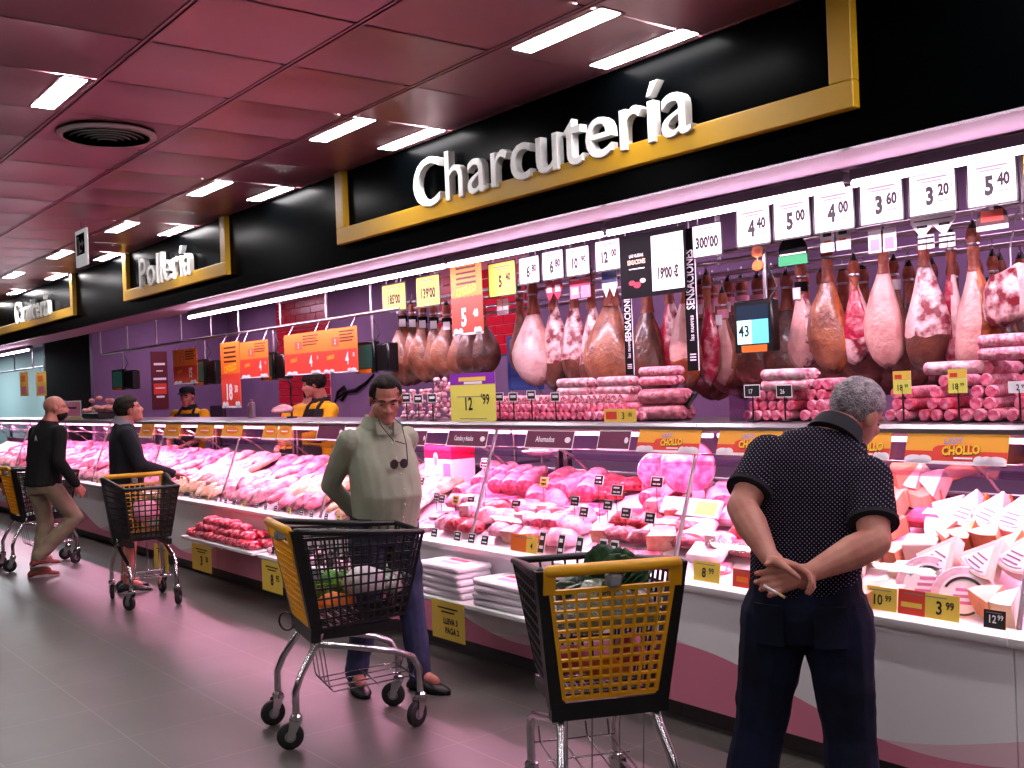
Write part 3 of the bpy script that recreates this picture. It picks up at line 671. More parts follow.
# ================================================================= serve-over counters
def base_mat():
    m = bpy.data.materials.new('counter_white'); m.use_nodes = True; nt = m.node_tree; N = nt.nodes; L = nt.links; b = N['Principled BSDF']; b.inputs['Roughness'].default_value = .35
    g = N.new('ShaderNodeNewGeometry'); sp = N.new('ShaderNodeSeparateXYZ'); L.new(g.outputs['Position'], sp.inputs[0])
    def mt(op, a, c):
        n = N.new('ShaderNodeMath'); n.operation = op
        for i, q in enumerate((a, c)):
            if q is None: continue
            if isinstance(q, (int, float)): n.inputs[i].default_value = q
            else: L.new(q, n.inputs[i])
        return n.outputs[0]
    a = mt('MULTIPLY', mt('ADD', sp.outputs['X'], 2.2), 2*pi/2.5)
    cs = mt('ADD', mt('MULTIPLY', mt('COSINE', a, None), -.105), .275)
    k = mt('LESS_THAN', sp.outputs['Z'], cs)
    # a second, paler ribbon runs just above the first
    cs2 = mt('ADD', mt('MULTIPLY', mt('COSINE', mt('ADD', a, .7), None), -.12), .30); k2 = mt('LESS_THAN', sp.outputs['Z'], cs2)
    mx0 = N.new('ShaderNodeMixRGB'); mx0.inputs[1].default_value = lin('f2eef2'); mx0.inputs[2].default_value = lin('eec6d2'); L.new(k2, mx0.inputs[0])
    mx = N.new('ShaderNodeMixRGB'); mx.inputs[2].default_value = lin('e0809c'); L.new(k, mx.inputs[0]); L.new(mx0.outputs[0], mx.inputs[1]); L.new(mx.outputs[0], b.inputs['Base Color'])
    return m
m_base = base_mat()
m_glass = glass('case_glass', (.98, .97, .98), .035)
m_kick = mat('kick_plate', '3a2c30', .4)
m_deck = mat('deck_enamel', 'e6d4dc', .3)
m_case = mat('case_dark', '241c22', .45)
m_rail = mat('rail_aluminium', 'b0a8b0', .3, .9)
m_tube = mat('case_tube', (1, .50, .72), .5, emit=9)
JX = [-20.2, -18.4, -16.55, -14.7, -12.8, -10.9, -8.98, -7.1, -5.175, -3.515, -1.845, -.2]
NAMES = ['far beyond the passage', 'beyond the passage door', 'in front of the dark passage', 'beside the bald man', 'behind the navy-jacketed shopper', 'under the yellow shirt butcher', 'below the small orange strip cards',
         'behind the olive-shirted man', 'holding the cured meats with many black tags', 'holding the cooked hams', 'holding the cheeses']
DK = lambda s: (3.70+.67*s, .69+.298*s)     # sloping deck: s=0 at the ledge, 1 at the back
for (xa, xb), nm in zip(zip(JX, JX[1:]), NAMES):
    cx = (xa+xb)/2; h = (xb-xa)/2-.002
    t = thing('display_counter', f'white glass-fronted serve-over counter {nm}', 'counter', (cx, 4.0, 0), 0, None)
    def P(p): return (p[0], p[1]-4.0, p[2])
    a = MB(); a.box((-h,-.37,.10), (h,.44,.66)); a.build('base_panel', m_base, t)
    a = MB(); a.box((-h,-.30,0), (h,.40,.10)); a.build('kick_plate', m_kick, t)
    a = MB(); a.loft([[(x,-.37,.632),(x,-.405,.64),(x,-.415,.655),(x,-.415,.675),(x,-.40,.686),(x,-.30,.69),(x,-.30,.64)] for x in (-h, h)]); a.build('ledge', mat('ledge_white', 'f8f4f6', .25), t, 50)
    a = MB(); a.loft([[(x,-.31,.68),(x,.38,.985),(x,.40,.995),(x,.40,.66),(x,-.31,.66)] for x in (-h, h)]); a.build('deck', m_deck, t)
    a = MB(); a.box((-h,.38,.66), (h,.44,1.06)); a.build('rear_panel', m_case, t)
    a = MB(); a.loft([[(x,-.335,.688),(x,-.09,1.365),(x,-.084,1.365),(x,-.329,.688)] for x in (-h+.004, h-.004)]); a.build('front_glass', m_glass, t)
    a = MB(); a.loft([[(x,-.115,1.365),(x,-.12,1.385),(x,-.11,1.402),(x,.50,1.405),(x,.50,1.372),(x,.0,1.372),(x,-.02,1.352),(x,-.10,1.352)] for x in (-h, h)]); a.build('top_shelf', m_rail, t, 30)
    a = MB(); a.box((-h,-.082,1.25), (h,-.078,1.352)); a.build('tag_strip', glass('strip_glass', (.93, .86, .92), .05), t)
    a = MB(); a.box((-h,-.088,1.243), (h,-.070,1.251)); a.build('strip_rail', m_rail, t)
    a = MB(); a.tube([(-h+.02,.02,1.335), (h-.02,.02,1.335)], .013, 8); a.build('lamp_tube', m_tube, t, 60)
    a = MB(); a.box((-h,.0,1.350), (h,.05,1.366)); a.build('lamp_housing', m_rail, t)
    a = MB(); a.tube([(h,-.325,.69), (h,-.085,1.36)], .011, 8); a.build('glass_post', m_rail, t, 60)
    a = MB()
    for x in (-h*.55, h*.55): a.tube([(x,-.05,1.30),(x,.2,1.18),(x,.36,1.05)], .009, 6)
    a.build('shelf_stay', m_rail, t, 60)
    a = MB(); a.box((-h,.02,1.18), (h,.30,1.188)); a.build('inner_shelf', glass('shelf_glass', (.9, .82, .9), .08), t)
    for x in (-h+.04, h-.04):
        a = MB(); a.box((x-.02,.42,1.05), (x+.02,.46,1.375)); a.build('shelf_post', m_case, t)

# bumper shelves at the foot of the counters with goods on them
def bumper(xa, xb, z, lab):
    t = thing('bumper_shelf', lab, 'shelf', ((xa+xb)/2, 3.63, z)); h = (xb-xa)/2
    a = MB(); a.cbox((0,-.14,-.015), (2*h,.28,.03), .006); a.build('board', m_white, t)
    for s_ in (-1, 1):
        a = MB(); a.loft([[(s_*h*.7+d,-.2,-.03),(s_*h*.7+d,0,-.03),(s_*h*.7+d,0,-.14)] for d in (-.008,.008)]); a.build('bracket', m_white, t)
    return t
bumper(-9.1, -7.62, .42, 'low white shelf piled with red packs at the counter foot')
bumper(-7.52, -6.1, .42, 'low white shelf of dark bunches at the counter foot')
bumper(-5.35, -4.2, .42, 'low white shelf carrying flat white packs at the counter foot')
m_redpack = mat('red_pack', 'c81030', .3, col2='f0a0b4', scale=30, lo=.5, hi=.68)
ms = []
for v in range(3):
    a = MB(); r = random.Random(v); a.ell((0,0,.035), (.085,.06,.036), 12, 8)
    a.v = [(x+.03*noise.noise(V((x*30+v*7, y*30, z*30))), y+.02*noise.noise(V((x*30, y*30+v*9, z*30))), max(0, z+.014*noise.noise(V((x*25, y*25, z*25+v*5))))) for x, y, z in a.v]
    o = a.build('red_meat_pack', m_redpack, None, 60); ms.append(o.data); bpy.data.objects.remove(o)
def scatter(meshes, name, spots, label, cat, group, mats_=None):
    for i, (p, rot, sc) in enumerate(spots):
        o = link(name, meshes[i % len(meshes)]); o.location = p; o.rotation_euler = rot; o.scale = (sc,)*3 if isinstance(sc, (int, float)) else sc; tag(o, label, cat, group)
sp = []
for lay in range(3):
    for i in range(10-lay*2):
        for j in range(2 if lay < 2 else 1):
            sp.append(((-8.97+lay*.13+i*.137+rnd.uniform(-.02,.02), 3.42+j*.12+lay*.03, .421+lay*.055), (0, 0, rnd.uniform(-.6,.6)), rnd.uniform(.9,1.1)))
scatter(ms, 'red_meat_pack', sp, 'small red and white wrapped pack in the heap on the low shelf', 'meat pack', 'red packs on the low shelf')
a = MB()
for k in range(9):
    an = rnd.uniform(0, 6.28); r = rnd.uniform(0, .05); a.ell((r*cos(an), r*sin(an), .025+rnd.uniform(0,.05)), (.032,.026,.024), 8, 6, 0 if k % 3 else 1)
o = a.build('dark_sausage_bunch', [mat('dark_sausage', '2a141a', .35), mat('bunch_label', 'c8a0b0', .5)], None, 60); dm = [o.data]; bpy.data.objects.remove(o)
scatter(dm, 'sausage_bunch', [((-7.40+i*.132, 3.43+j*.12, .42), (0, 0, rnd.uniform(0,6)), 1.0) for i in range(10) for j in range(2)], 'dark glossy sausage bunch on the low shelf behind the yellow trolley panel', 'sausages', 'dark bunches on the low shelf')
# flat white packs, two stacks
a = MB(); a.cbox((0,0,.018), (.44,.25,.036), .012, 0); a.box((-.12,-.09,.0362), (.12,.09,.0370), 1);
a.box((-.10,.02,.0372), (.09,.06,.0376), 2); a.box((-.08,-.06,.0372), (.10,-.01,.0376), 3)
o = a.build('flat_pack', [mat('pack_film', 'f0e4ec', .25), mat('pack_label', 'f6d0dc', .4), mat('label_red', 'c8204c', .4), mat('label_pink', 'e888a8', .4)], None, 40); fm = [o.data]; bpy.data.objects.remove(o)
scatter(fm, 'flat_meat_pack', [((-5.08+rnd.uniform(-.015,.015), 3.49, .421+k*.037), (0,0,rnd.uniform(-.05,.05)), 1) for k in range(5)], 'flat white film-wrapped pack in the taller stack on the low shelf', 'meat pack', 'flat packs, taller stack')
scatter(fm, 'flat_meat_pack', [((-4.52+rnd.uniform(-.015,.015), 3.49, .421+k*.037), (0,0,rnd.uniform(-.05,.05)), 1) for k in range(4)], 'flat white film-wrapped pack in the lower stack on the low shelf', 'meat pack', 'flat packs, lower stack')

# ================================================================= meat and poultry in the long case
def meat(n, c1, c2, sc=22, ro=.32, lo=.4, hi=.6, **k): return mat(n, c1, ro, 0, c2, sc, lo, hi, 4, bump=.45, bscale=36, **k)
M_FIL = [meat('fillet_pink', 'a83c5c', 'e4a0b0', 15), meat('fillet_pale', 'c07880', 'eac8c4', 13), meat('chicken_yellow', 'c08058', 'ecc4a4', 13), meat('beef_pink', '942448', 'd87c94', 15), meat('fillet_rose', 'b44c6c', 'ecb8c4', 11)]
def lump(seed, lx, ly, lz, m, name='fillet', amp=.25, seg=16, rg=10):
    a = MB(); a.ell((0,0,0), (1,1,1), seg, rg); out = []
    for x, y, z in a.v:
        d = 1+amp*noise.noise(V((x*1.3+seed*3.1, y*1.3, z*1.3)))+amp*.4*noise.noise(V((x*4, y*4+seed*5.7, z*4)))
        out.append((x*lx*d, y*ly*d, max(-.25, z)*lz*d+lz*.25))
    a.v = out; o = a.build(name, m, None, 75); me = o.data; bpy.data.objects.remove(o); return me
FIL = {k: [lump(k*10+v, .082, .135, .055, m) for v in range(4)] for k, m in enumerate(M_FIL)}
SEG = [(-18.3,-16.6,0,'beyond the passage door'), (-16.5,-14.75,4,'in front of the dark passage'), (-14.6,-12.85,3,'beside the bald man'), (-12.8,-11.4,0,'beyond the navy-jacketed shopper'), (-11.35,-10.3,4,'behind the navy-jacketed shopper'), (-10.25,-9.05,1,'past the navy jacket'), (-8.95,-8.1,4,'above the red packs'), (-8.05,-7.15,2,'above the dark bunches'), (-7.05,-5.95,1,'next to the olive-shirted man')]
RN = ['front', 'second', 'third', 'fourth', 'back']
SLOPE = math.atan2(.285, .67)
for xa, xb, k, nm in SEG:
    n = int((xb-xa)/.162)
    for r in range(5):
        s = .12+r*.185; y, z = DK(s)
        kk = k if r % 3 else (k+1) % 5
        scatter(FIL[kk], 'meat_fillet', [((xa+.08+(i+.5*(r % 2)*.6)*(xb-xa-.1)/n, y, z+.02+rnd.uniform(0,.03)), (SLOPE, rnd.uniform(-.25,.25), rnd.uniform(-.45,.25)), rnd.uniform(.85,1.15)) for i in range(n)],
            f'raw meat piece in the {RN[r]} row of the case {nm}', 'meat', f'{RN[r]} row meat {nm}')
        # a few pieces on top of the others
    sp = [((rnd.uniform(xa+.1, xb-.1), *DK(s)), (SLOPE, 0, rnd.uniform(-.8,.8)), rnd.uniform(.8,1.0)) for s in (.25,.5,.8) for _ in range(n//3)]
    scatter(FIL[k], 'meat_fillet', [((p[0], p[1], p[2]+.085), ro, sc) for p, ro, sc in sp], f'raw meat piece on top of others in the case {nm}', 'meat', f'top pieces {nm}')
# tray dividers
for i, x in enumerate((-12.82, -11.38, -10.28, -9.0, -8.08, -7.1, -5.9)):
    a = MB(); (y0, z0), (y1, z1) = DK(.05), DK(.95); a.loft([[(-.003, y0, z0), (-.003, y1, z1), (-.003, y1, z1+.07), (-.003, y0, z0+.07)], [(.003, y0, z0), (.003, y1, z1), (.003, y1, z1+.07), (.003, y0, z0+.07)]])
    o = a.build('tray_divider', glass('divider_glass', (.95,.85,.9), .06), None, None, (x, 0, 0)); tag(o, 'clear divider standing between two trays of raw meat', 'divider', 'tray dividers')

# price tags on the ledge and on stems
def mini_tag(txt, w=.075, h=.062, dark=True, stem=.0, name='price_tag', tilt=-.25):
    a = MB(); M = Tr(0,0,stem) @ Rx(tilt) @ SIGN
    plate(a, -w/2, 0, w/2, h, -.001, .001, 0, M); plate(a, -w*.44, h*.08, w*.44, h*.92, .001, .0016, 1, M)
    if txt: put_text(a, txt, 0, h*.42, h*.58, 2, .0022, .02, .8, M)
    else:
        for k, (u, v) in enumerate(((.25,.40), (.62,.82))): plate(a, -w*.3, h*u, w*(.3-.1*k), h*v*.95, .0016, .0022, 2, M)
    if stem: a.tube([(0,.002,0),(0,.002,stem+h*.4)], .0022, 5, 3)
    return a, [m_card, m_ink if dark else m_yel, m_card if dark else m_ink, m_ink]
TG = {}
def mt(txt, x, y, z, dark, stem, lab, grp, w=.075, h=.062, yaw=0):
    k = (txt, dark, stem, w, h)
    if k not in TG:
        a, ms_ = mini_tag(txt, w, h, dark, stem); o = a.build('price_tag', ms_); TG[k] = o.data; bpy.data.objects.remove(o)
    o = link('price_tag', TG[k]); o.location = (x, y, z); o.rotation_euler = (0, 0, yaw); tag(o, lab, 'price tag', grp); return o
for i in range(34):
    x = -12.7+i*.205
    mt('', x+rnd.uniform(-.03,.03), 3.645, .689, i % 4 != 1, 0, 'tiny price tag standing on the white ledge before the raw meat', 'tags before the raw meat', .06, .05)
# ================================================================= cured meats and cooked hams in the middle case
M_HAM = meat('cooked_ham', 'd07088', 'f0b0c0', 14); M_CUT = meat('ham_cut', 'd84870', 'f088a4', 30, .3); M_RIND = meat('ham_rind', 'c88468', 'e8b8a0', 10)
M_NET = meat('netted_wrap', 'e8c0cc', 'b05878', 26, .28, coat=.6); M_SAL = meat('salami_cut', 'b02848', 'f0b8c4', 90, .35, .45, .58); M_CHO = meat('chorizo', '80101f', 'c84858', 40, .35)
M_PK = mat('vacuum_pack', 'e8ccd8', .22, coat=.7, col2='c87090', scale=16, lo=.42, hi=.6)
M_DARK = meat('smoked', '5a2028', '9a4450', 18)
def obj_mesh(a, name, ms_, sm=50):
    o = a.build(name, ms_, None, sm); me = o.data; bpy.data.objects.remove(o); return me
def ham_log(seed):   # whole cooked ham, one end cut flat towards the customer
    a = MB(); r = random.Random(seed); rings = []
    for i in range(9):
        t = i/8; k = [.001, .86, .95, 1, 1.02, 1, .93, .7, .2][i]; y = [-.10, -.10, -.095, -.05, 0, .05, .09, .115, .125][i]
        rings.append([((.088*k)*cos(2*pi*j/18)*(1+.06*noise.noise(V((cos(2*pi*j/18)*1.5, y*9, seed)))), y, .075+.072*k*sin(2*pi*j/18)*(1+.08*noise.noise(V((sin(2*pi*j/18)*2, y*8, seed+9))))) for j in range(18)])
    a.loft(rings, 0, None, True, lambda i, u: 1 if i == 0 else 0); return a
def wrap_ball(seed):
    a = MB(); a.ell((0,0,.07), (.10,.085,.07), 16, 10)
    a.v = [(x*(1+.1*noise.noise(V((x*9,y*9,seed)))), y, z+.012*noise.noise(V((x*18,y*18,z*9+seed)))) for x, y, z in a.v]
    a.tube([(.095,0,.075),(.118,0,.08),(.135,0,.075)], [.02,.008,.016], 8, 1); a.box((-.045,-.08,.10), (.03,-.03,.1405), 2, Rx(.0)); return a
def slice_pack(seed):
    a = MB(); a.cbox((0,0,.016), (.21,.15,.032), .012, 0); a.cbox((0,0,.032), (.15,.10,.012), .005, 1); a.box((-.06,-.07,.0335), (.06,-.02,.0395), 2); return a
def wedge_cut(seed):
    a = MB(); a.prism([(-.085,-.06),(.085,-.05),(.06,.06),(-.05,.075)], 0, .10, 0); a.prism([(-.087,-.0605),(.087,-.0505),(.0865,-.046),(-.0865,-.056)], 0, .103, 1); return a
def big_round(seed):
    a = MB(); a.lathe([(.001,-.10),(.112,-.10),(.118,-.094),(.12,.0),(.118,.09),(.105,.105),(.001,.108)], 28, 0, Tr(0,0,.118) @ Rx(pi/2)); a.lathe([(.001,.1005),(.108,.1005),(.108,.1015),(.001,.1015)], 28, 1, Tr(0,0,.118) @ Rx(pi/2)); return a
KIND = {
    'cooked_ham': ([obj_mesh(ham_log(s), 'cooked_ham', [M_HAM, M_CUT]) for s in range(3)], 'whole cooked ham with flat cut face'),
    'wrapped_meat': ([obj_mesh(wrap_ball(s), 'wrapped_meat', [M_NET, m_wire, mat('pack_label')]) for s in range(2)], 'netted meat ball wrapped in clear film'),
    'slice_pack': ([obj_mesh(slice_pack(s), 'slice_pack', [M_PK, M_CUT, mat('pack_label')]) for s in range(1)], 'vacuum pack of pink slices'),
    'meat_wedge': ([obj_mesh(wedge_cut(s), 'meat_wedge', [M_HAM, M_RIND]) for s in range(1)], 'cut block of pale meat'),
    'smoked_loin': ([lump(41+v, .13, .075, .06, M_DARK, 'smoked_loin') for v in range(2)], 'dark smoked loin'),
    'boned_joint': ([lump(51+v, .12, .09, .075, M_CHO, 'boned_joint') for v in range(2)], 'red boned joint'),
    'pale_joint': ([lump(61+v, .125, .095, .075, M_HAM, 'pale_joint') for v in range(2)], 'plump pale pink joint'),
}
WEIGHT = [['cooked_ham']*4+['boned_joint', 'pale_joint'], ['cooked_ham', 'pale_joint', 'wrapped_meat', 'slice_pack'], ['pale_joint', 'wrapped_meat', 'meat_wedge', 'smoked_loin'], ['pale_joint', 'slice_pack', 'wrapped_meat', 'cooked_ham'], ['slice_pack', 'pale_joint', 'meat_wedge', 'boned_joint']]
WEIGHT2 = [['wrapped_meat', 'cooked_ham', 'wrapped_meat'], ['slice_pack', 'wrapped_meat', 'boned_joint', 'meat_wedge'], ['smoked_loin', 'boned_joint', 'meat_wedge', 'slice_pack'], ['wrapped_meat', 'meat_wedge', 'smoked_loin'], ['slice_pack', 'meat_wedge', 'slice_pack']]
SROW = [.95, .79, .62, .45, .28, .11]
RN6 = ['front', 'second', 'third', 'fourth', 'fifth', 'back']
def deli(xa, xb, W, where, seed, step=.165):
    r = random.Random(seed)
    for ri, s in enumerate(SROW):
        x = xa+.1+(ri % 2)*.06; i = 0
        while x < xb-.06:
            wl = W[min(4, ri*5//6)]; kd = wl[(i+r.randrange(2)) % len(wl)]; me, desc = KIND[kd]
            o = link(kd, me[i % len(me)]); y, z = DK(s)
            o.location = (x, y, z+(.02 if kd in ('smoked_loin', 'boned_joint', 'pale_joint') else -.005)); flat = kd in ('slice_pack', 'meat_wedge')
            o.rotation_euler = (SLOPE*(.9 if flat else .5), 0, r.uniform(-.1, 1.0))
            sc = r.uniform(.72, .92); o.scale = (sc,)*3
            tag(o, f'{desc} in the {RN6[5-ri]} row {where}', 'meat', f'{kd.replace("_", " ")}s, {RN6[5-ri]} row {where}'); i += 1; x += step*(sc+.1 if kd != 'slice_pack' else 1.1)
deli(-5.9, -5.2, WEIGHT, 'beside the olive-shirted man', 11)
deli(-5.15, -4.35, WEIGHT, 'below the Ahumados card', 12)
deli(-4.3, -3.54, WEIGHT2, 'behind the front yellow trolley', 13)
deli(-3.48, -3.12, WEIGHT2, 'beyond the clear post', 14)
for (px_, py_, Y, sc, rz, lab) in [(688, 466, 4.18, 1.22, .72, 'largest pink mortadella round standing upright at the back of the case'), (656, 470, 4.24, .86, .72, 'smaller ham round with pale cap beside the big mortadella')]:
    p = at(px_, py_, Y); t = thing('mortadella', lab, 'meat', (p.x, Y, p.z-.12*sc), rz)
    a = MB(); a.lathe([(.001,-.10),(.112,-.10),(.118,-.094),(.12,.0),(.118,.09),(.105,.105),(.001,.108)], 30, 0, Tr(0,0,.118) @ Rx(pi/2)); o = a.build('casing', M_NET if sc < 1 else M_HAM, t, 50); o.scale = (sc, sc*.45, sc)
    a = MB(); a.lathe([(.001,.1005),(.112,.1005),(.112,.112),(.001,.112)], 30, 0, Tr(0,0,.118) @ Rx(pi/2)); o = a.build('cut_face', M_CUT, t); o.scale = (sc, sc*.45, sc)
# the red-topped cardboard box on the deck
p = at(447, 485, 4.22); t = thing('product_box', 'pink and white cardboard box at the back of the cured meat case', 'box', (p.x, 4.25, .955), -.05)
a = MB(); a.cbox((0,0,.085), (.36,.2,.17), .004); a.build('carton', mat('carton_white', 'f0e6ea', .4), t)
a = MB(); a.cbox((0,0,.215), (.365,.205,.09), .006); a.build('lid', mat('carton_red', 'c81848', .35), t)
a = MB(); disc(a, -.02, .16, .032, .055, .1035, 0); disc(a, -.02, .16, .022, .04, .1045, 1); plate(a, .08, .05, .17, .14, .1025, .1035, 2); a.build('label_badge', [m_card, mat('grey_ink'), mat('label_pink')], t)
p = at(522, 478, 4.2); t = thing('meat_plate', 'white oval plate of meat on the inner glass shelf', 'plate', (at(541, 456, 4.12).x, 4.12, 1.19))
a = MB(); a.lathe([(.001,0),(.06,0),(.115,.022),(.118,.026),(.06,.008),(.001,.008)], 24); a.build('plate_dish', m_white, t, 40)
a = MB(); a.ell((0,0,.03), (.085,.07,.03), 14, 8); a.build('sliced_meat', M_NET, t, 60)
# ---- packs at the front of the ham case
M_PUR = mat('purple_pack', 'd878d0', .25, coat=.6, col2='f0c0e8', scale=9)
m_yl = mat('pack_yellow', 'f0e068', .4)
for i, (px_, py_, lab) in enumerate([(722, 560, 'pink plastic pouch with purple badge nearer the trolley'), (754, 570, 'pink plastic pouch with purple badge nearer the polo-shirted man')]):
    Y = 3.86; p = at(px_, py_+22, Y); t = thing('meat_pouch', lab, 'pouch', (p.x, Y, p.z), 0)
    a = MB(); a.loft([ring((0, .0+.05*q, q*.20), .085*[1,1.0,.85,.45,.2][int(q*4)], .035*(1-.5*q), 0, 0, 16, 2.6) for q in (0,.25,.5,.75,1)]); a.build('pouch_bag', M_PUR, t, 60)
    a = MB(); poly(a, [(-.022,.11),(.022,.11),(.026,.085),(0,.06),(-.026,.085)], .048, 0); a.build('badge', [m_purple], t)
for i, (px_, py_, w, h, c2, lab) in enumerate([(700, 555, .2, .15, 'eeb8c8', 'white film pack of sliced ham lying behind the pouches'), (712, 592, .22, .12, 'f4d8dc', 'pale tray pack standing behind the orange price label'), (744, 522, .26, .13, 'ee9ab4', 'wide pink pack beside the polo-shirted man'), (660, 540, .2, .14, 'f2a8b8', 'pale pink pack behind the yellow trolley handle'), (735, 492, .24, .12, 'e890ac', 'pink pack with white label at the back of the ham case')]):
    s = [.45,.2,.66,.4,.86][i]; y, z = DK(s); p = at(px_, py_, y); t = thing('film_pack', lab, 'pack', (p.x, y, z+.01), rnd.uniform(-.2,.2))
    M = Rx(SLOPE+.25); a = MB(); a.cbox((0,0,.03), (w,h,.05), .018, 0, M); a.build('film_tray', mat('film_'+c2, c2, .25, coat=.5, col2='f8e8ee', scale=14), t, 40)
    a = MB(); a.box((-w*.3,-h*.25,.0555), (w*.2,h*.2,.0562), 0, M); a.build('pack_label', [mat('pack_label')], t)
y, z = DK(.55); p = at(745, 483, y); t = thing('display_card', 'long white and yellow card laid on the packs in the ham case', 'card', (at(690, 488, y).x, y, z+.10), -.05)
a = MB(); a.cbox((0,0,0), (.42,.02,.10), .003, 0, Rx(-.5)); plate(a, .05, -.035, .19, .035, .0105, .0112, 1, Rx(-.5) @ SIGN); a.build('card_sheet', [m_card, m_lemon], t)

# ================================================================= cheeses
M_IV = mat('cheese_ivory', 'dcc8b4', .45, col2='e8d8c8', scale=12); M_PE = mat('cheese_peach', 'd08c64', .45, col2='dca080', scale=10); M_OR = mat('cheese_orange', 'c06020', .45, col2='e08c50', scale=10)
M_RI = mat('rind_brown', 'b06a40', .6, col2='8a5030', scale=20); M_WR = mat('rind_white', 'e4dcd4', .5, bump=.2, bscale=60)
def wedge(m1, m2, lab=False, r=.15, an=.95, h=.095):
    a = MB(); n = 6; pts = [(0,0)]+[(r*sin(-an/2+an*k/n), r*cos(-an/2+an*k/n)) for k in range(n+1)]; pts = [(x, y-r*.6) for x, y in pts]
    o = len(a.f); a.prism(pts, 0, h, 0)
    for i in range(o, len(a.f)):
        k = i-o
        if 1 <= k <= n: a.m[i] = 1
    if lab:
        T = Tr(0,0,h+.0012); a.prism([(x*.75, (y+.01)*.75+.004) for x, y in pts], -.001, 0, 2, T)
        for q in range(3): a.box((-.03, -.01+q*.022, .0002), (.03+.005*q, -.003+q*.022, .0008), 3, T)
        a.tube([(.11*sin(t_), .11*cos(t_)-.055, .001) for t_ in [-.5+k*.1 for k in range(11)]], .0014, 4, 3, T)
    return a
def cheese_block(m1, m2): 
    a = MB(); a.cbox((0,0,.045), (.15,.11,.09), .006, 0); a.box((-.076,.052,.004), (.076,.057,.086), 1); return a
def mk(kind):
    L_ = [M_IV, M_WR, m_card, mat('label_ink', '7a5a78', .6)]
    if kind == 'ivory_wedge': return obj_mesh(wedge(0, 1), 'cheese_wedge', [M_IV, M_WR], 30)
    if kind == 'peach_wedge': return obj_mesh(wedge(0, 1), 'cheese_wedge', [M_PE, M_RI], 30)
    if kind == 'peach_block': return obj_mesh(cheese_block(0, 1), 'cheese_block', [M_PE, M_RI], 30)
    if kind == 'orange_wedge': return obj_mesh(wedge(0, 1, False, .13, .8, .08), 'cheese_wedge', [M_OR, M_RI], 30)
    if kind == 'labelled': return obj_mesh(wedge(0, 1, True, .19, 1.05, .075), 'cheese_wedge', L_, 30)
    if kind == 'ivory_block': return obj_mesh(cheese_block(0, 1), 'cheese_block', [M_IV, M_WR], 30)
CK = {k: mk(k) for k in ('ivory_wedge', 'peach_wedge', 'peach_block', 'orange_wedge', 'labelled', 'ivory_block')}
CH = [  # px, py of the piece, kind, turn, lift, words
 (870,548,'peach_block',.2,0,'peach cheese block beside the man, lowest of the stack'), (900,552,'peach_wedge',2.6,0,'peach cheese wedge low beside the elbow'), (890,522,'peach_block',-.3,.06,'peach cheese block second up beside the elbow'),
 (893,510,'peach_wedge',2.9,.10,'peach cheese wedge topped with a slice by the elbow'), (900,490,'peach_block',.1,.06,'thick peach cheese block at the back of the stack'), (918,470,'ivory_wedge',2.7,.09,'white-topped wedge crowning the tall cheese stack'), (938,478,'ivory_wedge',.4,.07,'pale wedge beside the top of the cheese stack'),
 (925,494,'peach_block',-.5,.05,'peach cheese block under the crowning wedge'), (905,478,'peach_wedge',2.2,.12,'thin peach slice beside the crowning wedge'),
 (925,545,'ivory_block',.25,.03,'tall ivory cheese block in the middle of the case'), (912,572,'ivory_block',.1,.02,'ivory cheese block behind the first round cheese'), (893,590,'ivory_block',-.2,0,'ivory cheese block behind the 10.99 label'), (875,598,'peach_wedge',2.5,0,'small cheese wedge behind the 10.99 label'),
 (945,532,'ivory_wedge',2.0,.04,'pale cheese wedge leaning by the pink pack'), (955,512,'ivory_wedge',2.4,.05,'pale wedge in front of the red spread'), (950,545,'peach_wedge',.4,.02,'peach wedge half hidden behind printed wedges'),
 (943,572,'labelled',2.7,.03,'large white wedge with printed arc, first in its row'), (985,575,'labelled',2.6,.03,'large white wedge with printed arc, second in its row'), (1020,572,'labelled',2.8,.03,'large white wedge with printed arc at the edge of the case'),
 (968,540,'orange_wedge',2.9,.06,'orange cheese wedge, first in the middle row'), (990,545,'peach_wedge',3.0,.05,'peach cheese wedge, second in the middle row'), (1012,550,'orange_wedge',2.7,.05,'orange cheese wedge, third in the middle row'),
 (968,525,'labelled',2.9,.06,'white wedge with a handwritten card, first of three at the back'), (992,527,'labelled',2.8,.06,'white wedge with a handwritten card, second of three at the back'), (1016,532,'labelled',2.9,.06,'white wedge with a handwritten card, third of three at the back'),
 (982,512,'orange_wedge',3.0,.07,'orange cheese wedge, first of the top row'), (1004,514,'orange_wedge',2.9,.07,'orange cheese wedge, second of the top row'), (1022,522,'orange_wedge',3.0,.06,'orange cheese wedge, third of the top row'),
 (1008,605,'ivory_wedge',2.9,0,'large ivory wedge with orange rind behind the 12.99 label'), (990,600,'peach_wedge',.5,0,'brown-edged wedge beside the second round cheese'),
 (860,530,'peach_block',.4,.05,'peach cheese block half hidden by the polo-shirted man'), (868,505,'peach_wedge',.4,.08,'peach wedge half hidden by the polo-shirted man'), (850,560,'ivory_block',.4,0,'ivory block hidden partly by the forearm')]
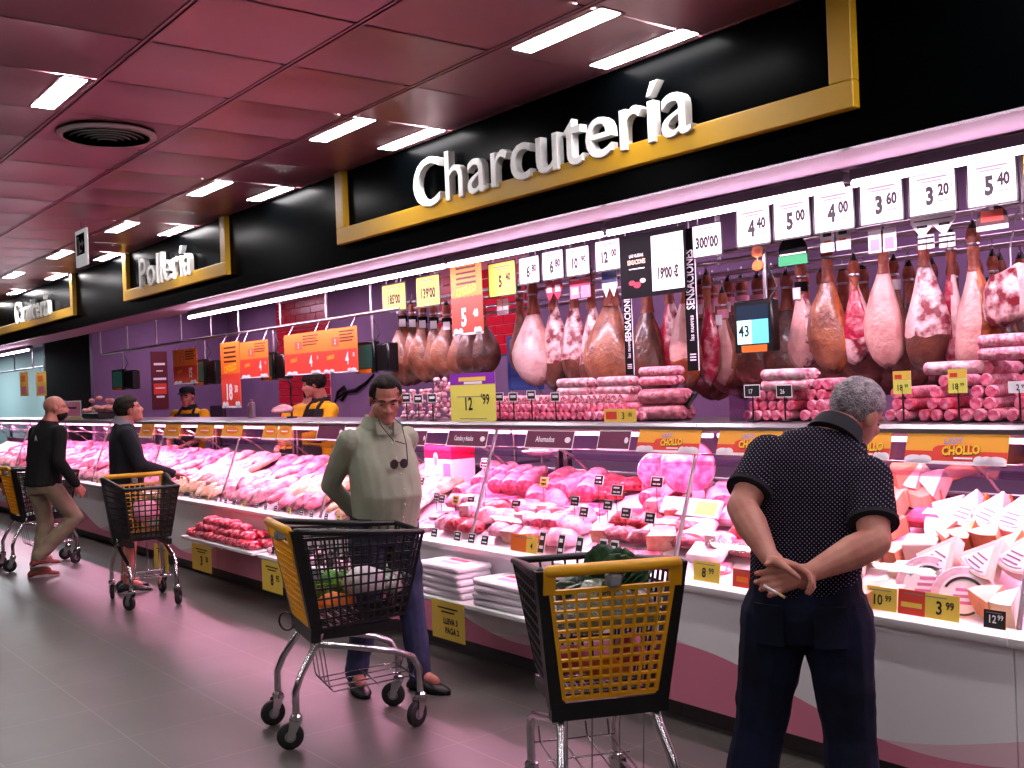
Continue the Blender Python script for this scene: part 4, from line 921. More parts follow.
for px_, py_, k, rz, lift, lab in CH:
    # the piece stands on the sloping deck (or on what is under it): find where its ray meets that height
    d = ray(px_, py_+8); best = None
    for q in range(0, 100):
        s = q/99; y, z = DK(s); p = V((0,0,EYE))+d*(y/d.y)
        if p.z >= z+lift+.02: continue
        best = (p.x, y, z+lift); break
    if best is None: y, z = DK(.97); p = V((0,0,EYE))+d*(y/d.y); best = (p.x, y, z+lift)
    up_ = .075 if k == 'labelled' else (.03 if 'wedge' in k and lift else 0)
    o = link(CK[k].name.split('.')[0], CK[k]); o.location = (best[0], best[1]+up_*.5, best[2]+up_)
    steep = .95 if k in ('labelled', 'orange_wedge', 'ivory_wedge') and lift else SLOPE*.8
    o.rotation_euler = (Rx(steep*(1 if k != 'orange_wedge' else .6)) @ Rz(rz)).to_euler(); o.scale = (.92,)*3
    tag(o, lab, 'cheese')
r_ = random.Random(9)
for k in range(18):      # the case goes on past the edge of the picture
    x = -1.62+(k % 6)*.2; s = (.15, .45, .75)[k//6]; y, z = DK(s); kd = ('ivory_block', 'peach_wedge', 'orange_wedge', 'ivory_wedge')[k % 4]
    o = link(CK[kd].name.split('.')[0], CK[kd], None, (x, y, z)); o.rotation_euler = (SLOPE*.8, 0, r_.uniform(-.5, 3)); tag(o, 'cheese piece in the last case beyond the final glass post', 'cheese', 'cheeses past the last post')
m_arc = mat('cheese_print', '8a5a8a', .5)
for px_, py_, lab in [(929, 592, 'round boxed cheese with printed lid behind the 3.99 label'), (965, 604, 'round boxed cheese with printed lid beside the 12.99 label')]:
    Y = 3.77; p = at(px_, py_, Y); t = thing('round_cheese', lab, 'cheese', (p.x, Y, p.z+.02), .35); M = Rx(1.12)
    a = MB(); a.lathe([(.001,-.03),(.118,-.03),(.122,-.024),(.122,.018),(.116,.026),(.001,.027)], 32, 0, M); a.build('cheese_tub', mat('tub_film', 'f0dce4', .2, coat=.6, col2='d8a8b8', scale=20), t, 40)
    a = MB(); a.lathe([(.001,.0275),(.088,.0275),(.088,.029),(.001,.029)], 32, 0, M)
    a.tube([(.072*cos(q), .072*sin(q), .0295) for q in [.5+k*.12 for k in range(19)]], .006, 4, 1, M)
    a.tube([(.07*cos(q), .07*sin(q), .0295) for q in [3.9+k*.12 for k in range(13)]], .005, 4, 1, M)
    for q in range(3): a.box((-.045+.008*q, -.03+q*.025, .029), (.045-.006*q, -.018+q*.025, .0298), 2, M)
    a.build('printed_lid', [m_card, m_ink, mat('lid_pink', 'd070a8', .5)], t, 40)
# red spread tray at the back of the cheeses
y, z = DK(.80); a = MB(); a.cbox((0,0,.02), (.22,.16,.05), .012, 0, Rx(SLOPE)); a.box((-.04,-.03,.046), (.05,.02,.0465), 1, Rx(SLOPE))
o = a.build('spread_tray', [mat('spread_red', 'e04868', .3, col2='f07890', scale=20), m_card], None, 40, (at(936, 515, y).x, y, z+.04)); tag(o, 'pinkish red wrapped tray behind the ivory cheeses', 'tray')

# ================================================================= price tags among the deli goods
def stem_tag(px_, py_, Y, dark, lab, w=.075, h=.06, txt=''):
    p = at(px_, py_, Y); s = max(0, min(1, (Y-3.70)/.67)); zb = DK(s)[1]; st = max(.03, p.z-h/2-zb); st = round(st/.03)*.03
    return mt(txt, p.x, Y, p.z-h/2-st, dark, st, lab, None, w, h)
DT = [(420,481),(436,497),(433,532),(447,517),(455,500),(441,499),(484,463),(470,501),(543,482),(515,505),(574,501),(607,505),(616,490),(625,513),(598,480),(656,482),(649,518),(583,512)]
for i, (x, y) in enumerate(DT): stem_tag(x, y, 3.86+.18*((520-y)/60 if y < 520 else 0), i != 4 and i != 8, 'small price tag on a thin stem among the cured meats', .075 if i % 3 else .09, .06)['group'] = 'stem tags among the cured meats'
for i, (x, y, lab) in enumerate([(574,501,'upper'),(607,502,'middle'),(616,478,'rear'),(656,472,'round ham'),(625,505,'wedge')]):
    pass
for i, x in enumerate((434,457,471,484)):
    p = at(x, 546, 3.645); mt('', p.x, 3.645, .689, True, 0, 'black price tag on the ledge in front of the pale joints', 'black ledge tags by the pale joints', .07, .06)
for i, x in enumerate((540, 559, 577, 600, 611)):
    p = at(x, 552, 3.645); o = mt('', p.x, 3.645, .689, True, 0, 'tall black label with red and white print above the front trolley', 'tall black labels above the front trolley', .055, .13)
# larger readable price labels on the ledge
def ledge_label(px0, py0, px1, py1, items, lab, back=None, Y=3.635):
    c, w, h = rect_at(px0, py0, px1, py1, Y); a = MB(); M = Rx(-.12) @ SIGN
    plate(a, -w/2, -h/2, w/2, h/2, -.0015, 0, 0, M)
    for k, (x0, y0, x1, y1, mi) in enumerate(back or []): plate(a, x0*w, y0*h, x1*w, y1*h, 0, .0004+.0002*k, mi, M)
    for s, x, y, sz, mi in items: put_text(a, s, x*w, y*h, sz*h, mi, .0012, .02, .85, M)
    plate(a, -.4*w, .33*h, .3*w, .37*h, 0, .0006, 4, M)
    o = a.build('price_label', [m_yel, m_ink, m_red, m_card, mat('grey_ink'), m_orange]); o.location = (c.x, Y, max(c.z, .690+h/2)); tag(o, lab, 'price label'); return o
ledge_label(867, 597, 897, 620, [('10', -.14, -.08, .62, 1), ('99', .22, .02, .36, 1)], 'yellow price label reading 10 99 on the cheese ledge')
ledge_label(898, 603, 959, 628, [('3', .18, -.08, .72, 1), ('99', .35, .05, .42, 1), ('CHOLLO', -.27, -.1, .22, 0)], 'wide yellow and red price label reading 3 99 under the round cheeses', [(-.5,-.5,-.05,.5,2), (-.45,-.2,-.1,.0,0)])
ledge_label(984, 618, 1006, 636, [('12', -.12, -.02, .6, 3), ('99', .26, .1, .4, 3)], 'black price label reading 12 99 at the edge of the cheese case', [(-.5,-.5,.5,.5,1)])
ledge_label(694, 571, 720, 591, [('8', -.1, -.08, .66, 1), ('99', .18, .04, .4, 1)], 'orange price label reading 8 99 next to the yellow trolley', [(-.5,-.5,.5,.5,0)])
ledge_label(733, 578, 752, 596, [], 'orange and red offer label half hidden by the man in the polo shirt', [(-.5,-.5,.5,.5,2), (-.3,-.2,.3,.1,5)])
ledge_label(511, 543, 537, 560, [('4', .3, -.1, .5, 1)], 'orange price label reading 4 above the trolley nose', [(-.5,-.5,.1,.5,5)])
# ================================================================= sausages on the top shelf
ST = 1.405
M_S1 = meat('salami_pink', 'd06078', 'f0b0c0', 60, .4); M_S2 = meat('salami_white', 'e8c4cc', 'c87888', 30, .5); M_S3 = meat('sausage_red', 'b83048', 'e07088', 40, .35)
def salami(r, L, ms_, seed=0):
    a = MB(); n = 12; rings = []
    for y, k in ((0,.001),(0,.86),(.004,.97),(.02,1),(L*.5,1.03),(L-.02,.98),(L-.005,.8),(L,.3),(L+.012,.25)):
        rings.append([(r*k*cos(2*pi*j/n)*(1+.05*noise.noise(V((j, y*20, seed)))), y, r*k*sin(2*pi*j/n)) for j in range(n)])
    a.loft(rings, 0, None, True, lambda i, u: 1 if i == 0 else 0)
    return obj_mesh(a, 'salami', ms_, 50)
SAL = [salami(.026, .26, [M_S1, M_CUT]), salami(.027, .26, [M_S2, M_SAL], 3), salami(.025, .25, [M_S3, M_CUT], 5)]
LAYER = ['bottom', 'second', 'third', 'fourth', 'fifth']
def pile(xa, xb, rows, kinds, where, taper=0, y0=4.03, d=.054):
    for k in range(rows):
        a = xa+taper*k; b = xb-taper*k*.6; n = max(1, int((b-a)/d))
        for i in range(n):
            o = link('salami', SAL[kinds[k % len(kinds)]]); o.location = (a+d*.5+i*d+(k % 2)*d*.3, y0+.012*k+rnd.uniform(-.008,.008), ST+.027+k*.047)
            o.rotation_euler = (rnd.uniform(-.04,.04), rnd.uniform(0,6.28), rnd.uniform(-.06,.06)); tag(o, f'pink salami in the {LAYER[k]} layer of the pile {where}', 'sausage', f'salami {LAYER[k]} layer {where}')
def xat(px_, Y=4.1): return at(px_, 405, Y).x
pile(xat(490), xat(640), 3, [2, 0, 1], 'right of the 12.99 sign', .03)
pile(xat(596), xat(662), 1, [0], 'behind the orange 3.80 label', .0, 4.0)
pile(xat(752), xat(805), 3, [0, 2, 0], 'behind the polo-shirted man, black tagged', .01)
pile(xat(808), xat(840), 4, [0, 0, 2, 0], 'under the reclining ham over the man', .01)
pile(xat(893), xat(925), 3, [0, 2, 0], 'with the first yellow 18.99 flag', .01)
pile(xat(926), xat(964), 4, [2, 2, 0, 0], 'between the two yellow 18.99 flags', .02)
pile(xat(968), xat(1012), 5, [0, 0, 0, 0, 0], 'at the white 2.99 card', .018)
pile(xat(1014), xat(1060), 4, [0, 2, 0], 'past the white 2.99 card', .01)
def laid(px_, n, L, kind, z0, y, where, mesh=None):
    for i in range(n):
        o = link('salami', mesh or SAL[kind]); o.location = (xat(px_), y+.055*(i % 2), z0+.05*(i//2)); o.rotation_euler = (0, rnd.uniform(0,6), -pi/2+rnd.uniform(-.05,.05)); tag(o, f'long salami lying lengthways {where}', 'sausage', f'lengthways salami {where}')
BIGS = salami(.043, .30, [meat('salami_brown', 'a04858', 'c87888', 30), M_CUT], 8)
laid(648, 2, .3, 0, ST+.043, 4.06, 'lower of the brown logs at the end of the pile', BIGS); laid(648, 2, .3, 0, ST+.127, 4.06, 'upper of the brown logs at the end of the pile', BIGS)
laid(600, 4, .26, 1, ST+.170, 4.1, 'on top of the pile under the brown hams')
laid(560, 4, .26, 1, ST+.170, 4.1, 'on top of the pile beside the brown hams')
laid(640, 4, .26, 0, ST+.215, 4.12, 'crowning the pile under the black banner')
laid(770, 4, .26, 1, ST+.170, 4.06, 'on the black tagged pile')
laid(930, 2, .26, 1, ST+.22, 4.08, 'crowning the pile between the yellow flags')
laid(985, 4, .26, 0, ST+.27, 4.08, 'crowning the tallest pile')
# strings of small dried sausages left of the 12.99 sign, each string one bunch on a hook rack
t_ = None
for i, px_ in enumerate((404, 412, 421, 430, 439, 447)):
    p = at(px_, 400, 4.12); a = MB(); r_ = random.Random(i)
    for k in range(16):
        z = .02+(k//2)*.026+.005*r_.random(); a.ell((r_.uniform(-.02,.02)+(-.018 if k % 2 else .018), r_.uniform(-.02,.02), z), (.02,.018,.016), 8, 6, k % 3 % 2)
    if i > 3: a.v = [(x, y, z*1.35) for x, y, z in a.v]
    o = a.build('dried_sausage_bunch', [M_S2, M_S1], None, 60, (p.x, 4.12, ST)); tag(o, f'bunch of small dried sausages behind the olive-shirted man, {ORD[i]} along', 'sausages', 'bunches of small dried sausages')
# tags and flags standing on the top shelf
def shelf_flag(px0, py0, px1, py1, items, mats_, back, lab, Y=4.0, stem=True, name='price_flag'):
    c, w, h = rect_at(px0, py0, px1, py1, Y); a = MB()
    plate(a, -w/2, -h/2, w/2, h/2, -.0015, 0, 0)
    for k, (x0, y0, x1, y1, mi) in enumerate(back): plate(a, x0*w, y0*h, x1*w, y1*h, 0, .0003+.00015*k, mi)
    for s, x, y, sz, mi in items: put_text(a, s, x*w, y*h, sz*h, mi, .0012, .02, .85)
    t = thing(name, lab, 'price sign', c); a.build('card', mats_, t)
    a = MB(); zb = ST-c.z
    if stem: a.tube([(0,.003,-h*.2),(0,.003,zb)], .004, 6); a.lathe([(.03,0),(.03,.004),(.006,.007),(.001,.007)], 14, 0, Tr(0,.003,zb)); a.build('stem', m_black, t)
    return t, w, h
ML = [m_card, m_ink, m_yel, m_lemon, m_red, m_orange, m_grey_ink, m_purple]
shelf_flag(450, 373, 495, 423, [('12', -.10, -.13, .36, 1), ("'99", .28, -.04, .28, 1)], ML, [(-.5,-.5,.5,.27,3), (-.5,.27,.5,.5,7), (-.3,.34,.3,.42,2), (-.18,.28,.22,.33,0), (-.35,.02,.2,.035,6), (-.3,-.42,.3,-.405,6)], 'large yellow card with purple top reading 12 99 standing on the counter', 3.97, False, 'price_sign')
shelf_flag(893, 371, 911, 394, [('18', -.14, -.24, .36, 1), ('99', .24, -.16, .2, 1)], ML, [(-.5,-.5,.5,.08,3), (-.5,.1,.5,.5,2), (-.4,.16,.0,.34,4)], 'yellow flag reading 18 99 by the head of the polo-shirted man')
shelf_flag(948, 369, 967, 393, [('18', -.14, -.24, .36, 1), ('99', .24, -.16, .2, 1)], ML, [(-.5,-.5,.5,.08,3), (-.5,.1,.5,.5,2), (-.4,.16,.0,.34,4)], 'yellow flag reading 18 99 between two salami piles')
shelf_flag(1008, 381, 1030, 393, [('2', -.05, -.05, .7, 1), ('99', .2, .05, .4, 1)], ML, [], 'white card reading 2 99 at the edge of the tallest salami pile')
shelf_flag(604, 409, 636, 422, [('3', .1, -.05, .75, 1), ('80', .32, .05, .45, 1)], ML, [(-.5,-.5,.5,.5,2), (-.45,-.3,-.1,.3,4)], 'yellow label reading 3 80 leaning on the salami pile', 3.98, False)
for i, (px_, py_) in enumerate([(499,397),(513,397),(531,395),(555,397),(406,398),(418,399),(432,398)]):
    shelf_flag(px_-4.5, py_-4.5, px_+4.5, py_+4.5, [], ML, [(-.42,-.42,.42,.42,1), (-.3,-.1,.3,.2,0)], 'small black and white price tag on a stem before the dried sausages', 3.99)[0]['group'] = 'small tags before the dried sausages'
for px_, py_, s, lab in [(752, 391, '17', 'black price tag reading 17 beside the clear box'), (784, 391, '26', 'black price tag reading 26 before the salami pile'), (843, 391, '20', 'black price tag reading 20 by the head of the man')]:
    shelf_flag(px_-8, py_-6.5, px_+8, py_+6.5, [(s, -.1, -.05, .5, 0)], ML, [(-.45,-.42,.45,.42,1)], lab, 4.0)
# knife and clear box on the shelf
p = at(679, 420, 4.1); a = thing('carving_knife', 'carving knife with black handle leaning up from the end of the salami pile', 'knife', (p.x, 4.1, ST+.01))
b = MB(); b.loft([[(0,0,-.002),(.012,.001,-.002),(.012,-.001,-.002)], [(.05,0,.055),(.062,.002,.045),(.062,-.002,.045)]]); b.build('blade', m_steel, a)
b = MB(); b.tube([(.05,0,.05),(.08,0,.085),(.115,0,.125)], [.014,.012,.016], 8, round_ends=True); b.cbox((.056,0,.055), (.05,.02,.012), .004, 0, None); b.build('handle', m_black, a, 50)
p = at(747, 412, 4.08); a = MB(); w_ = .06
for q in ((-w_,-w_,0,-w_+.004,w_,.17),(w_-.004,-w_,0,w_,w_,.17),(-w_,w_-.004,0,w_,w_,.17),(-w_,-w_,0,w_,-w_+.004,.17),(-w_,-w_,0,w_,w_,.004)): a.box(q[:3], q[3:])
o = a.build('clear_box', glass('acrylic', (.9,.85,.92), .1), None, None, (p.x, 4.08, ST)); tag(o, 'empty clear acrylic box on the counter top beside the knife', 'box')

# ================================================================= lamps, rails and rods over the counter
LY, LZ = 3.85, 2.408
m_fix = mat('lamp_pink_white', (1, .74, .92), .5, emit=17)
seg = [(-9.99+1.485*k, -9.99+1.485*k+1.45) for k in range(7)]
LN = ['beside the Pollería section corner', 'over the yellow-shirted workers', 'over the checkout screens', 'over the dark hams', 'over the black banner', 'over the white price cards', 'at the near end']
for (xa, xb), nm in zip(seg+[(-18.6, -16.2)], LN+['in the far meat section']):
    t = thing('tube_lamp', f'linear fluorescent lamp {nm}', 'light', ((xa+xb)/2, LY, LZ)); h = (xb-xa)/2
    a = MB(); a.box((-h,-.02,.016), (h,.05,.06)); a.build('housing', mat('lamp_housing_dark', '2a2028', .5), t)
    a = MB(); a.tube([(-h+.01,-.01,0),(h-.01,-.01,0)], .0155, 10); a.build('tube', m_fix, t, 60)
    for x in (-h*.8, h*.8):
        a = MB(); a.tube([(x,.015,.06),(x,.015,BCEIL-LZ)], .008, 6); a.build('rod', m_wire, t, 60)
RZ = 2.235
t = thing('hanging_rail', 'long thin metal rail hanging on rods over the meat counter', 'rail', (-9, 4.2, RZ))
a = MB(); a.tube([(-5,0,0),(2.3,0,0)], .016, 8); a.build('rail_tube', m_wire, t, 60)
for k, px_ in enumerate((100, 127, 156, 181, 211, 239, 281, 327, 372)):
    x = at(px_, 330, 4.2).x+9; a = MB(); a.tube([(x,0,0),(x,0,BCEIL-RZ)], .011, 6); a.build('rod', m_wire, t, 60)
t = thing('card_rail', 'thin rail hidden behind the lamps carrying the price cards', 'rail', (-3.5, 4.2, 2.47)); a = MB(); a.tube([(-3.7,0,0),(4.3,0,0)], .009, 6); a.build('rail_tube', m_wire, t)
for x in (-3.6, -1.2, 1.2, 3.6): a = MB(); a.tube([(x,0,0),(x,0,BCEIL-2.47)], .008, 6); a.build('rod', m_wire, t)
for y, z, lab in ((4.55, 2.27, 'front double rail the hams hang from'), (4.95, 2.2, 'rear rail the dark hams hang from')):
    t = thing('ham_rail', lab, 'rail', (-4, y, z)); 
    for dz in (0, .05):
        a = MB(); a.tube([(-3.4,0,dz),(4.3,0,dz)], .013, 8); a.build('rail_tube', m_wire, t, 60)
    for x in (-3.3, -1.6, .1, 1.8, 3.4):
        a = MB(); a.tube([(x,0,-.02),(x,0,BCEIL-z)], .011, 6); a.build('rod', m_wire, t, 60)

# ================================================================= hams
F_PALE = meat('ham_fat_pale', 'dca8a0', 'b8706c', 9, .38, .4, .75, coat=.15); F_WHITE = meat('ham_fat_white', 'e8c4c0', 'c07880', 12, .35, .45, .75, coat=.2); F_OR = meat('ham_skin_orange', 'b85c28', '803818', 10, .38, coat=.3)
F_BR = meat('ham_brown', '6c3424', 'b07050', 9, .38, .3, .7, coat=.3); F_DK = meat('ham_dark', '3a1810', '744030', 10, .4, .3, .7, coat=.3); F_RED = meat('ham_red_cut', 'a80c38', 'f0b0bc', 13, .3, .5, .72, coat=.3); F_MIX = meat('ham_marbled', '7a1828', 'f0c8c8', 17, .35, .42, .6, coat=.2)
M_SHANK = meat('shank_skin', '8a3c28', 'b06444', 12, .4); M_HOOF = mat('hoof_black', '120c0a', .4)
HAMN = 0
def ham(top, length, width, mf, ms_, lab, split=(.0, .5), lean=0, yaw=0, depth=.62, tagm=None, grp=None, shank=.36, low=None):
    global HAMN; HAMN += 1; seed = HAMN
    t = thing('cured_ham', lab, 'ham', top, yaw, grp); r = width/2
    body = [(.24,.20,0),(.31,.27,.01),(.39,.42,.03),(.48,.63,.05),(.58,.83,.06),(.68,.97,.05),(.77,1.0,.02),(.85,.93,-.01),(.92,.74,-.03),(.97,.45,-.04),(1.0,.12,-.05)]
    a = MB(); n = 24; rings = []
    for f, k, off in body:
        z = -f*length
        rings.append([(r*k*cos(2*pi*j/n)*(1+.16*noise.noise(V((cos(2*pi*j/n)*1.2, z*7, seed*3.3))))+off*width*(1 if seed % 2 else -1)+lean*(-z), r*depth*k*sin(2*pi*j/n)*(1+.16*noise.noise(V((sin(2*pi*j/n)*1.2, z*6, seed*2.1+7)))), z+.02*noise.noise(V((cos(2*pi*j/n)*1.5, sin(2*pi*j/n)*1.5+z*4, seed)))) for j in range(n)])
    ml = [mf, ms_, low or ms_]
    s0, s1 = split
    def mfn(i, u):
        q = (u-.5) % 1   # 0 at the left edge, .25 front, .5 at the right edge
        if low and i >= 6: return 2
        return 0 if s0 <= q < s1+.06*noise.noise(V((i*.8, seed, 0))) else 1
    a.loft(rings, 0, None, True, mfn); a.build('meat_body', ml, t, 70)
    a = MB(); w0 = .022+.06*width; L_ = length
    a.tube([(lean*.02,0,-.03),(lean*.1,0,-.07),(lean*.18,0,-.13*L_-.02),(0,0,-.20*L_),(0,0,-.26*L_),(0,0,-.33*L_)], [w0*.72,w0*.95,w0*.74,w0*.80,r*.24,r*.30], 12); a.build('shank', M_SHANK, t, 60)
    a = MB(); a.tube([(0,0,.0),(lean*.02,0,-.03),(lean*.03,0,-.065)], [w0*.3,w0*.62,w0*.75], 10, round_ends=True); a.build('hoof', M_HOOF, t, 60)
    a = MB(); pts = [(.004*sin(q*2), .012*sin(q), -.05+.10*(1-abs(q-pi)/pi)) for q in [2*pi*k/12 for k in range(13)]]; a.tube(pts, .003, 5); a.lathe([(w0*.86,-.006),(w0*.9,0),(w0*.86,.006)], 12, 0, Tr(lean*.1,0,-.10)); a.build('hanging_cord', m_wire, t)
    if tagm:
        a = MB(); a.lathe([(w0*1.02,-.025),(w0*1.05,.025)], 14, 0, Tr(lean*.16,0,-.15)); a.box((-w0*.7+lean*.16, -w0-.008, -.215), (w0*.7+lean*.16, -w0-.004, -.155), 1); a.build('paper_band', tagm, t, 50)
    return t
BAND = [m_matblack, m_card]; BANDW = [m_card, m_card]; BANDP = [mat('band_pink', 'd890a8', .5), m_card]
def hpx(px_, pyt, pyb, wpx, mf, ms_, lab, Y=4.55, **k):
    p = at(px_, pyt, Y); q = at(px_, pyb, Y); w = abs(at(px_+wpx/2, 320, Y).x-at(px_-wpx/2, 320, Y).x)*1.0
    k.pop('shank', None)
    return ham((p.x, Y, p.z), p.z-q.z, w, mf, ms_, lab, **k)
U = 'under the '
hpx(972, 222, 372, 44, F_PALE, F_OR, 'large ham with pale fat face and orange skin under the 5.40 card', Y=4.5, split=(.0,.30), tagm=None, shank=.25, depth=.7)
hpx(950, 228, 370, 26, F_RED, F_WHITE, 'narrow ham with bright red cut and white fat streak left of the largest ham', Y=4.56, split=(.0,.28), shank=.26)
hpx(922, 215, 372, 42, F_WHITE, F_MIX, 'ham with white fat edge and marbled cut under the 3.20 card', Y=4.5, split=(.0,.18), low=F_DK, shank=.30)
hpx(882, 228, 367, 38, F_PALE, F_PALE, 'pale smooth ham with faint streaks under the 3.60 card', Y=4.5, split=(0,.4), tagm=None, shank=.27)
hpx(853, 255, 364, 30, F_RED, F_WHITE, 'dark red cut ham edged in white fat right of the reclining brown ham', Y=4.52, split=(.05,.42), low=F_MIX, shank=.15)
hpx(826, 238, 373, 40, F_BR, F_OR, 'brown wrinkled ham with reddish shank under the 4.00 card', Y=4.5, split=(.0,.4), shank=.22)
hpx(800, 258, 370, 30, F_PALE, F_MIX, 'pale ham hanging just right of the weighing display', Y=4.55, split=(0,.33), tagm=BAND, shank=.2)
hpx(893, 255, 340, 22, F_BR, F_DK, 'small brown ham with white paper band behind the pale smooth ham', Y=4.75, tagm=BANDW, shank=.2)
hpx(992, 250, 345, 24, F_BR, F_DK, 'brown ham with black and white band right of the largest ham', Y=4.75, tagm=BAND, shank=.22)
hpx(683, 262, 389, 26, F_PALE, F_BR, 'slim ham with golden face between the two black banners', Y=4.5, split=(0,.36), shank=.2, depth=.8, low=F_OR)
hpx(668, 262, 390, 28, F_RED, F_MIX, 'lean red ham behind the golden-faced ham', Y=4.62, split=(.0,.3), shank=.24)
hpx(646, 272, 396, 34, F_DK, F_BR, 'broad dark brown ham beside the vertical black banner', Y=4.55, split=(.1,.45), shank=.2, depth=.75)
hpx(706, 270, 385, 20, F_RED, F_BR, 'narrow red ham half hidden by the vertical banner', Y=4.6, shank=.2)
hpx(610, 262, 397, 48, F_BR, F_MIX, 'widest reddish brown ham under the 12.00 card', Y=4.5, split=(.12,.5), shank=.22, low=F_BR)
hpx(590, 268, 392, 24, F_MIX, F_WHITE, 'marbled lean ham left of the widest brown ham', Y=4.55, split=(0,.4), low=F_DK, shank=.3)
hpx(573, 270, 386, 24, F_MIX, F_RED, 'pink marbled ham under the second 6.80 card', Y=4.55, split=(0,.5), low=F_DK, shank=.28)
hpx(552, 270, 391, 24, F_MIX, F_WHITE, 'dark-ended ham hanging beside the pale plump ham', Y=4.55, split=(.1,.5), low=F_DK, shank=.28)
hpx(532, 280, 386, 32, F_WHITE, F_PALE, 'plump white ham left of the row, next to the red tiles', Y=4.5, split=(0,.42), shank=.17, depth=.75)
hpx(519, 285, 375, 20, F_BR, F_DK, 'small brown ham peeking out behind the plump white ham', Y=4.75, shank=.2)
for i, px_ in enumerate((402, 412, 422, 433, 446, 459, 470, 482)):
    hpx(px_, 300+i*.4, 386-i*1.6, 19 if i > 3 else 17, F_BR if i < 6 else F_DK, F_OR if i < 2 else F_DK, f'brown ham in the tight dark row, {ORD[i]} from the checkout screen', Y=4.5+.05*(i % 2), split=(0,.3), tagm=BAND if i < 5 else None, grp='tight row of brown hams', yaw=.9, depth=.55, shank=.22)
for i, px_ in enumerate((700, 712, 728, 741, 757, 771, 786, 803, 822, 842, 862, 884, 908, 931, 952, 976, 999, 1020, 1044)):
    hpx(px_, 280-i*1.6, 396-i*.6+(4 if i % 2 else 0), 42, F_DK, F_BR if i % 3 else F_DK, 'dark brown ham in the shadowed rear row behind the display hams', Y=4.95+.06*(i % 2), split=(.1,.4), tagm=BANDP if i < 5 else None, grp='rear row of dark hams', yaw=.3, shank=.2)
hpx(722, 288, 385, 22, F_PALE, F_BR, 'pale fleshy ham with pink band left of the weighing display', Y=4.7, tagm=BANDP, shank=.14, split=(0,.4))
# block of cut ham at the edge of the picture
p = at(1012, 295, 4.45); t = thing('cut_ham_joint', 'boneless cut ham joint with marbled face hanging right of the largest ham', 'ham', p)
a = MB(); rings = []
for i, (z, k) in enumerate([(.115,.3),(.10,.8),(.05,1),(-.02,1.05),(-.08,1.0),(-.11,.8),(-.12,.3)]):
    rings.append([(.12*k*cos(2*pi*j/18)*(1+.12*noise.noise(V((cos(j)*1.1,z*9,3)))), .07*k*sin(2*pi*j/18), z+.02*cos(2*pi*j/18)) for j in range(18)])
a.loft(rings, 0, None, True, lambda i, u: 0 if u < .5 else (1 if u < .8 else 0)); a.build('meat_body', [F_WHITE, F_MIX], t, 60)
a = MB(); a.tube([(0,0,.1),(0,0,.2),(.01,.05,.37)], .004, 6); a.build('hanging_cord', m_wire, t)

# ================================================================= price cards hanging under the lamps
MP = [m_card, m_ink, m_yel, m_lemon, m_red, m_orange, m_grey_ink, m_black]
def price_card(px0, py0, px1, py1, big, small, lab, base=0, Y=4.2, bx=-.05, euro=True, frame=True, sz=.42):
    c, w, h = rect_at(px0, py0, px1, py1, Y); t = thing('price_card', lab, 'price sign', c)
    a = MB(); b = .035*w
    plate(a, -w/2+b, -h/2+b, w/2-b, h/2-b, .001, .003, base)
    put_text(a, big, bx*w, -.08*h, sz*h*1.3, 1, .004, .05, .74)
    if small: put_text(a, small, (bx+.14+.10*len(big)+.02*len(small))*w, .03*h, sz*.85*h, 1, .004, .045, .74)
    if euro: put_text(a, '€', .42*w, .10*h, .2*h, 6, .004, 0, .8)
    plate(a, -.3*w, .33*h, .3*w, .36*h, .003, .0036, 6); plate(a, -.22*w, .26*h, .2*w, .285*h, .003, .0036, 6); plate(a, .1*w, -.22*h, .34*w, -.19*h, .003, .0036, 6); plate(a, -.15*w, -.41*h, .15*w, -.39*h, .003, .0036, 6)
    a.build('card', MP, t)
    a = MB()
    if frame:
        for q in ((-w/2,-h/2,w/2,-h/2+b),(-w/2,h/2-b,w/2,h/2),(-w/2,-h/2,-w/2+b,h/2),(w/2-b,-h/2,w/2,h/2)): plate(a, *q, -.003, .005, 0)
    plate(a, -w/2, -h/2, w/2, h/2, -.004, .001, 0); a.build('frame', m_black, t)
    a = MB()
    for x in (-w*.3, w*.3): a.tube([(x,.0,h/2),(x,0,2.47-c.z)], .004, 6)
    a.build('hook', m_wire, t); return t
price_card(382, 283, 406, 312, "185'00", '', "yellow price card reading 185 00, above the first dark hams", 2, bx=.0, euro=False, frame=False, sz=.33)
price_card(416, 275, 440, 307, "139'00", '', "yellow price card reading 139 00, between 185 and the orange poster", 2, bx=.0, euro=False, frame=False, sz=.33)
price_card(488, 261, 516, 297, "5", "40", "yellow price card reading 5 40 just right of the orange poster", 2, euro=False, frame=False, sz=.34)
price_card(519, 256, 540, 284, "6", "80", "white price card reading 6 80 next to the yellow 5 40 card", euro=False)
price_card(542, 250, 564, 280, "6", "80", "white price card reading 6 80 next to the 10 90 card", euro=False)
price_card(566, 246, 590, 276, "10", "90", "white price card reading 10 90, second left of the black banner", bx=-.14, euro=False, sz=.36)
price_card(595, 239, 621, 271, "12", "00", "white price card reading 12 00 beside the black banner", bx=-.14, euro=False, sz=.36)
price_card(692, 223, 722, 257, "300'00", '', "white price card reading 300 00 right of the black banner", bx=0, euro=False, frame=False, sz=.34)
price_card(736, 206, 771, 246, "4", "40", "white framed price card reading 4 40, first right of the scale display")
price_card(773, 198, 811, 239, "5", "00", "white framed price card reading 5 00, second right of the scale display")
price_card(813, 189, 855, 232, "4", "00", "white framed price card reading 4 00, third right of the scale display")
price_card(859, 180, 904, 224, "3", "60", "white framed price card reading 3 60, fourth right of the scale display")
price_card(908, 171, 957, 215, "3", "20", "white framed price card reading 3 20, fifth right of the scale display")
price_card(966, 159, 1018, 206, "5", "40", "white framed price card reading 5 40 at the end of the row")
